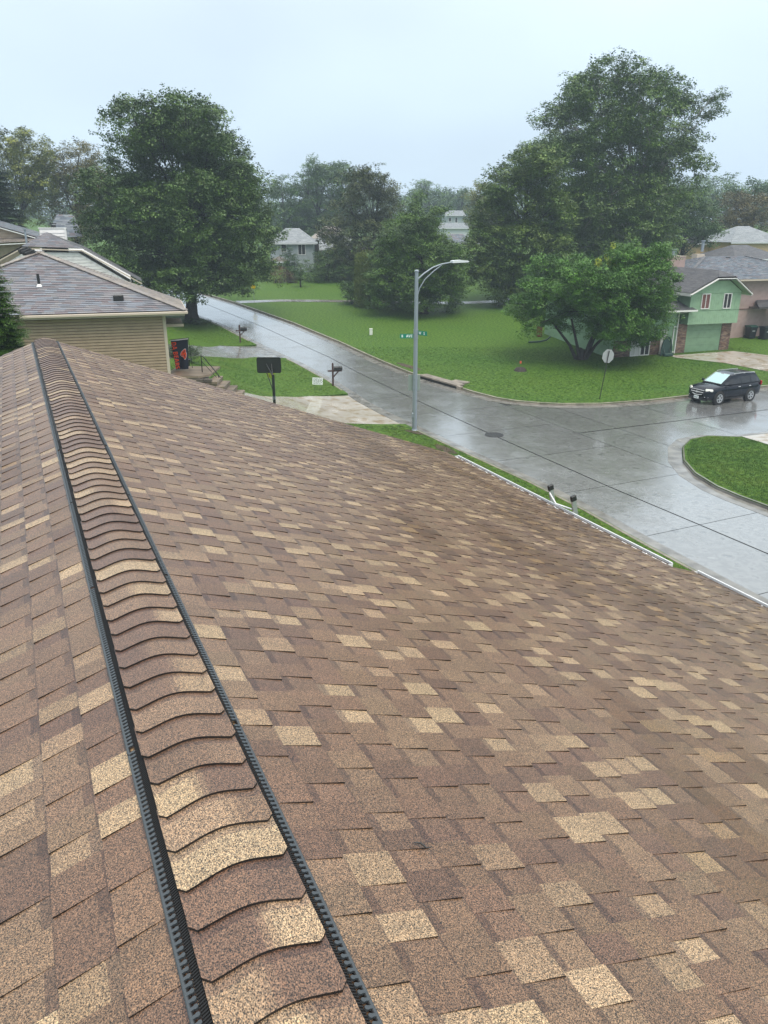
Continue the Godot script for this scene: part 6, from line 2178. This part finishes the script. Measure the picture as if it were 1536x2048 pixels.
# ---------- the parked car ----------
func car() -> void:
	var o := thing("parked_car", "black wet sport utility car with a pale green sunshade parked at the kerb", "car", Vector3(19.35, street_y(43.5), -43.55), -1.136)
	o.scale = Vector3(1, 1, 0.94)
	var st := [[2.14, 0.46, 0.42, 0.66], [2.10, 0.62, 0.30, 0.72], [1.98, 0.76, 0.24, 0.82], [1.75, 0.83, 0.22, 0.91], [1.3, 0.865, 0.21, 0.97], [0.85, 0.87, 0.21, 1.01], [0.0, 0.87, 0.21, 1.02], [-1.0, 0.87, 0.21, 1.04], [-1.7, 0.86, 0.23, 1.06], [-2.1, 0.81, 0.27, 1.06], [-2.24, 0.72, 0.34, 1.02], [-2.28, 0.5, 0.42, 0.9]]
	var ring := func(s: Array) -> Array:
		var q := []
		var w: float = s[1]
		var y0: float = s[2]
		var y1: float = s[3]
		for e in [[0.0, 0.0], [0.8, 0.0], [0.94, 0.10], [0.985, 0.3], [1.0, 0.55], [0.985, 0.78], [0.94, 0.93], [0.82, 0.99], [0.4, 1.03], [0.0, 1.04]]:
			q.append(Vector3(w * e[0], lerpf(y0, y1, e[1]), s[0]))
		return q
	var b := MB.new()
	for sg in [1.0, -1.0]:
		for i in st.size() - 1:
			var r0: Array = ring.call(st[i])
			var r1: Array = ring.call(st[i + 1])
			for j in r0.size() - 1:
				var f := Vector3(sg, 1, 1)
				var c := Vector3(0, 0.62, (r0[j].z + r1[j].z) / 2 * 0.9)
				var nn := []
				for e in [[i, j], [i, j + 1], [i + 1, j + 1], [i + 1, j]]:
					var ra: Array = ring.call(st[maxi(e[0] - 1, 0)])
					var rb: Array = ring.call(st[mini(e[0] + 1, st.size() - 1)])
					var rc: Array = ring.call(st[e[0]])
					var du: Vector3 = rb[e[1]] - ra[e[1]]
					var dv: Vector3 = rc[mini(e[1] + 1, 9)] - rc[maxi(e[1] - 1, 0)]
					var m := du.cross(dv).normalized()
					if m.dot(rc[e[1]] - c) < 0:
						m = -m
					nn.append(m * f)
				b.quads(r0[j] * f, r0[j + 1] * f, r1[j + 1] * f, r1[j] * f, nn[0], nn[1], nn[2], nn[3])
	var body := part("body", b, M.car_paint, o)
	# cabin: a loft over the belt line
	var cab := [[1.02, 0.70, 0.99, 0.70, 1.0], [0.22, 0.78, 1.02, 0.60, 1.49], [-0.3, 0.79, 1.03, 0.62, 1.565], [-1.1, 0.79, 1.04, 0.62, 1.575], [-1.75, 0.77, 1.05, 0.59, 1.53], [-2.18, 0.72, 1.05, 0.66, 1.08]]
	b = MB.new()
	for i in cab.size() - 1:
		var p = cab[i]
		var q = cab[i + 1]
		for sg in [1.0, -1.0]:
			b.quad(Vector3(sg * p[1], p[2], p[0]), Vector3(sg * q[1], q[2], q[0]), Vector3(sg * q[3], q[4], q[0]), Vector3(sg * p[3], p[4], p[0]), Vector3(sg, 0.3, 0))
			b.quad(Vector3(sg * p[3], p[4], p[0]), Vector3(sg * q[3], q[4], q[0]), Vector3(sg * q[3] * 0.8, q[4] + 0.028, q[0]), Vector3(sg * p[3] * 0.8, p[4] + 0.028, p[0]), Vector3(sg * 0.3, 1, 0))
		b.quad(Vector3(-p[3] * 0.8, p[4] + 0.028, p[0]), Vector3(p[3] * 0.8, p[4] + 0.028, p[0]), Vector3(q[3] * 0.8, q[4] + 0.028, q[0]), Vector3(-q[3] * 0.8, q[4] + 0.028, q[0]), Vector3(0, 1, signf(p[0] - 0.2) * 0.2))
	part("cabin", b, M.car_paint, o)
	# windscreen with the folded silver shade behind it
	var up := Vector3(0, 0.84, 0.53)
	b = MB.new()
	var ws := [Vector3(-0.64, 1.035, 1.0), Vector3(0.64, 1.035, 1.0), Vector3(0.535, 1.515, 0.20), Vector3(-0.535, 1.515, 0.20)]
	b.quad(ws[0] + up * 0.06, ws[1] + up * 0.06, ws[2] + up * 0.06, ws[3] + up * 0.06, up)
	part("windscreen", b, M.glass, o)
	b = MB.new()
	for i in 8:
		var u0 := 0.04 + 0.92 * i / 8.0
		var u1 := 0.04 + 0.92 * (i + 1) / 8.0
		var z0 := 0.03 + 0.008 * (i % 2)
		var z1 := 0.03 + 0.008 * ((i + 1) % 2)
		var hi := 0.92 if i in [3, 4] else 0.97
		b.quad(ws[0].lerp(ws[1], u0).lerp(ws[3].lerp(ws[2], u0), 0.06) + up * z0, ws[0].lerp(ws[1], u1).lerp(ws[3].lerp(ws[2], u1), 0.06) + up * z1, ws[0].lerp(ws[1], u1).lerp(ws[3].lerp(ws[2], u1), hi) + up * z1, ws[0].lerp(ws[1], u0).lerp(ws[3].lerp(ws[2], u0), hi) + up * z0, up)
	part("sunshade", b, M.sunshade, o)
	# side glass
	for sg in [1.0, -1.0]:
		for e in [[0.78, 0.12, -0.42, 1], [-0.48, -0.48, -1.22, 0], [-1.28, -1.28, -1.92, 2]]:
			b = MB.new()
			var side := func(z: float, f: float) -> Vector3:
				for i in cab.size() - 1:
					if z <= cab[i][0] and z >= cab[i + 1][0]:
						var k: float = (cab[i][0] - z) / (cab[i][0] - cab[i + 1][0])
						var lo := Vector3(lerpf(cab[i][1], cab[i + 1][1], k), lerpf(cab[i][2], cab[i + 1][2], k) + 0.03, z)
						var hi2 := Vector3(lerpf(cab[i][3], cab[i + 1][3], k), lerpf(cab[i][4], cab[i + 1][4], k) - 0.045, z)
						var w := lo.lerp(hi2, f) + Vector3(0.008, 0.003, 0)
						return Vector3(w.x * sg, w.y, w.z)
				return Vector3.ZERO
			var n := 6
			for i in n:
				var za := lerpf(e[0], e[2], float(i) / n)
				var zb := lerpf(e[0], e[2], float(i + 1) / n)
				var fa := 1.0
				var fb := 1.0
				b.quad(side.call(za, 0.0), side.call(zb, 0.0), side.call(zb, fb), side.call(za, fa), Vector3(sg, 0.3, 0))
			part("side_window", b, M.car_glass, o)
		b = MB.new()
		b.bar(Vector3(sg * 0.60, 1.60, 0.0), Vector3(sg * 0.58, 1.60, -1.65), 0.03, 0.03, Vector3.UP, 0.008)
		for z in [0.0, -0.8, -1.65]:
			b.bx(Vector3(sg * 0.6, 1.575, z), Vector3(0.035, 0.05, 0.1), 0.01)
		part("roof_rail", b, M.aluminium, o)
		b = MB.new()
		b.box(Transform3D(Basis(Vector3.UP, sg * 0.2), Vector3(sg * 0.97, 1.07, 0.66)), Vector3(0.2, 0.14, 0.1), 0.035)
		b.bar(Vector3(sg * 0.82, 1.03, 0.66), Vector3(sg * 0.92, 1.05, 0.66), 0.05, 0.04)
		part("mirror", b, M.car_paint, o)
		for z in [-0.25, -1.12]:
			b = MB.new()
			b.bx(Vector3(sg * 0.872, 0.9, z), Vector3(0.025, 0.03, 0.17), 0.009)
			part("door_handle", b, M.silver, o)
		b = MB.new()
		for z in [0.72, -0.45, -1.26]:
			b.bar(Vector3(sg * 0.8715, 0.36, z), Vector3(sg * 0.862, 0.97, z - 0.02), 0.012, 0.006, Vector3.RIGHT)
		b.bx(Vector3(sg * 0.868, 0.3, 0.02), Vector3(0.02, 0.05, 1.5), 0.006)
		part("door_seam", b, M.vent_dark, o)
		# headlight, fog lamp, tail light
		b = MB.new()
		b.box(Transform3D(Basis(Vector3.UP, sg * 0.72) * Basis(Vector3.RIGHT, -0.45), Vector3(sg * 0.655, 0.80, 1.93)), Vector3(0.42, 0.15, 0.10), 0.03)
		part("headlight", b, M.lens, o)
		b = MB.new()
		b.box(Transform3D(Basis(Vector3.UP, sg * 0.6), Vector3(sg * 0.62, 0.43, 2.04)), Vector3(0.24, 0.075, 0.06), 0.02)
		part("fog_lamp", b, M.silver, o)
		b = MB.new()
		b.box(Transform3D(Basis(Vector3.UP, sg * -0.6), Vector3(sg * 0.78, 0.98, -2.14)), Vector3(0.16, 0.26, 0.1), 0.03)
		part("tail_light", b, M.tail, o)
		for z in [1.27, -1.27]:
			b = MB.new()
			var t := Transform3D(Basis(Vector3.BACK, -PI / 2 * sg), Vector3(sg * 0.80, 0.345, z))
			b.lathe(t, [Vector2(0, 0.078), Vector2(0.41, 0.078), Vector2(0.42, 0.066), Vector2(0.42, -0.1)], 24)
			part("wheel_arch", b, M.vent_dark, o)
			b = MB.new()
			b.lathe(t, [Vector2(0.2, -0.05), Vector2(0.33, -0.05), Vector2(0.345, -0.02), Vector2(0.345, 0.08), Vector2(0.325, 0.104), Vector2(0.245, 0.108), Vector2(0.235, 0.09)], 28)
			var wh := part("wheel", b, M.tyre, o)
			b = MB.new()
			b.lathe(t, [Vector2(0.245, 0.109), Vector2(0.225, 0.112), Vector2(0.215, 0.085), Vector2(0.19, 0.082)], 28)
			for i in 5:
				var a := TAU * i / 5.0
				for s in [-0.16, 0.16]:
					b.bar(t * Vector3(cos(a + s * 0.5) * 0.05, 0.105, sin(a + s * 0.5) * 0.05), t * Vector3(cos(a + s) * 0.222, 0.102, sin(a + s) * 0.222), 0.035, 0.02, t.basis.y)
			b.lathe(t, [Vector2(0.065, 0.09), Vector2(0.06, 0.118), Vector2(0, 0.122)], 14)
			part("rim", b, M.rim, wh)
	b = MB.new()
	b.box(Transform3D(Basis(Vector3.RIGHT, -0.12), Vector3(0, 0.655, 2.10)), Vector3(0.92, 0.26, 0.06), 0.03)
	var gr := part("grille", b, M.vent_dark, o)
	b = MB.new()
	for i in 12:
		var x0 := lerpf(-0.47, 0.47, i / 12.0)
		var x1 := lerpf(-0.47, 0.47, (i + 1) / 12.0)
		b.bar(Vector3(x0, 0.50 + 0.10 * x0 * x0 / 0.22, 2.155 - x0 * x0 * 0.3), Vector3(x1, 0.50 + 0.10 * x1 * x1 / 0.22, 2.155 - x1 * x1 * 0.3), 0.04, 0.035)
	b.bx(Vector3(0, 0.66, 2.145), Vector3(0.88, 0.03, 0.03), 0.008)
	b.bx(Vector3(0, 0.775, 2.10), Vector3(0.9, 0.022, 0.03), 0.006)
	part("grille_trim", b, M.silver, gr)
	b = MB.new()
	b.prism(Transform3D(Basis(), Vector3(0, 0.66, 2.16)), PackedVector2Array([Vector2(-0.13, -0.025), Vector2(-0.045, -0.025), Vector2(-0.04, -0.045), Vector2(0.04, -0.045), Vector2(0.045, -0.025), Vector2(0.13, -0.025), Vector2(0.12, 0.025), Vector2(0.045, 0.025), Vector2(0.04, 0.045), Vector2(-0.04, 0.045), Vector2(-0.045, 0.025), Vector2(-0.12, 0.025)]), 0.012)
	part("emblem", b, M.silver, gr)
	b = MB.new()
	b.bx(Vector3(0, 0.36, 2.155), Vector3(0.34, 0.16, 0.012), 0.003)
	var pl := part("number_plate", b, M.print_white, o)
	b = MB.new()
	for x in [-0.1, -0.05, 0.03, 0.08]:
		b.bx(Vector3(x, 0.355, 2.163), Vector3(0.03, 0.07, 0.004))
	part("print", b, M.hose_green, pl)
	b = MB.new()
	b.bx(Vector3(0, 0.25, 2.02), Vector3(1.3, 0.1, 0.16), 0.03)
	part("lower_bumper", b, M.black_plastic, o)
	b = MB.new()
	for s in [-0.55, 0.1]:
		b.bar(Vector3(s, 1.03, 1.03), Vector3(s + 0.55, 1.10, 0.97), 0.02, 0.015)
	part("wiper", b, M.black_plastic, o)


func _ready() -> void:
	# camera
	var cam := Camera3D.new()
	cam.name = "camera"
	cam.fov = 67.31
	cam.near = 0.05
	cam.far = 1200.0
	add_child(cam)
	cam.position = EYE
	cam.rotation = Vector3(-0.35493, 0, 0)
	cam.current = true
	# overcast sky
	var env := Environment.new()
	env.background_mode = Environment.BG_SKY
	var sky := Sky.new()
	var pano := PanoramaSkyMaterial.new()
	pano.panorama = sky_picture()
	sky.sky_material = pano
	env.sky = sky
	env.background_energy_multiplier = 1.0
	env.tonemap_mode = Environment.TONE_MAPPER_LINEAR
	env.tonemap_exposure = 1.95
	env.fog_enabled = true
	env.fog_density = 0.0009
	env.fog_light_color = Color(0.83, 0.90, 0.96)
	env.sdfgi_enabled = true
	env.ssao_enabled = true
	env.ssil_enabled = true
	var we := WorldEnvironment.new()
	we.name = "world_environment"
	we.environment = env
	add_child(we)
	# the sun, spread out by the cloud
	var sun := DirectionalLight3D.new()
	sun.name = "sun"
	sun.light_energy = 0.45
	sun.light_color = Color(1.0, 0.96, 0.90)
	sun.light_angular_distance = 40.0
	sun.shadow_enabled = true
	sun.rotation = Vector3(-1.15, 0.5, 0)
	sun.sky_mode = DirectionalLight3D.SKY_MODE_LIGHT_ONLY
	add_child(sun)
	rng.seed = 1
	make_materials()
	build_ground()
	build_roof()
	build_houses()
	build_trees()
	street_lamp()
	stop_sign()
	hoop()
	banner()
	porch()
	small_things()
	car()


func sky_picture() -> ImageTexture:  # rain cloud: even, a little brighter overhead, with faint soft patches
	var w := 512
	var h := 256
	var im := Image.create(w, h, false, Image.FORMAT_RGBF)
	var f := FastNoiseLite.new()
	f.seed = 3
	f.frequency = 1.1
	f.fractal_octaves = 4
	for y in h:
		var el := PI * (0.5 - (y + 0.5) / h)
		for x in w:
			var az := TAU * (x + 0.5) / w
			var d := Vector3(cos(el) * cos(az), sin(el), cos(el) * sin(az))
			var n := f.get_noise_3d(d.x * 1.3, d.y * 3.2, d.z * 1.3)
			var up := maxf(d.y, 0.0)
			var c := Color(0.392, 0.48, 0.56).lerp(Color(0.76, 0.80, 0.83), smoothstep(0.05, 0.9, up))
			var k := 1.0 + n * 0.17
			if d.y < 0.0:
				c = c.lerp(Color(0.25, 0.28, 0.27), smoothstep(0.0, 0.15, -d.y))
				k = 1.0
			im.set_pixel(x, y, Color(c.r * k, c.g * k, c.b * k))
	return ImageTexture.create_from_image(im)
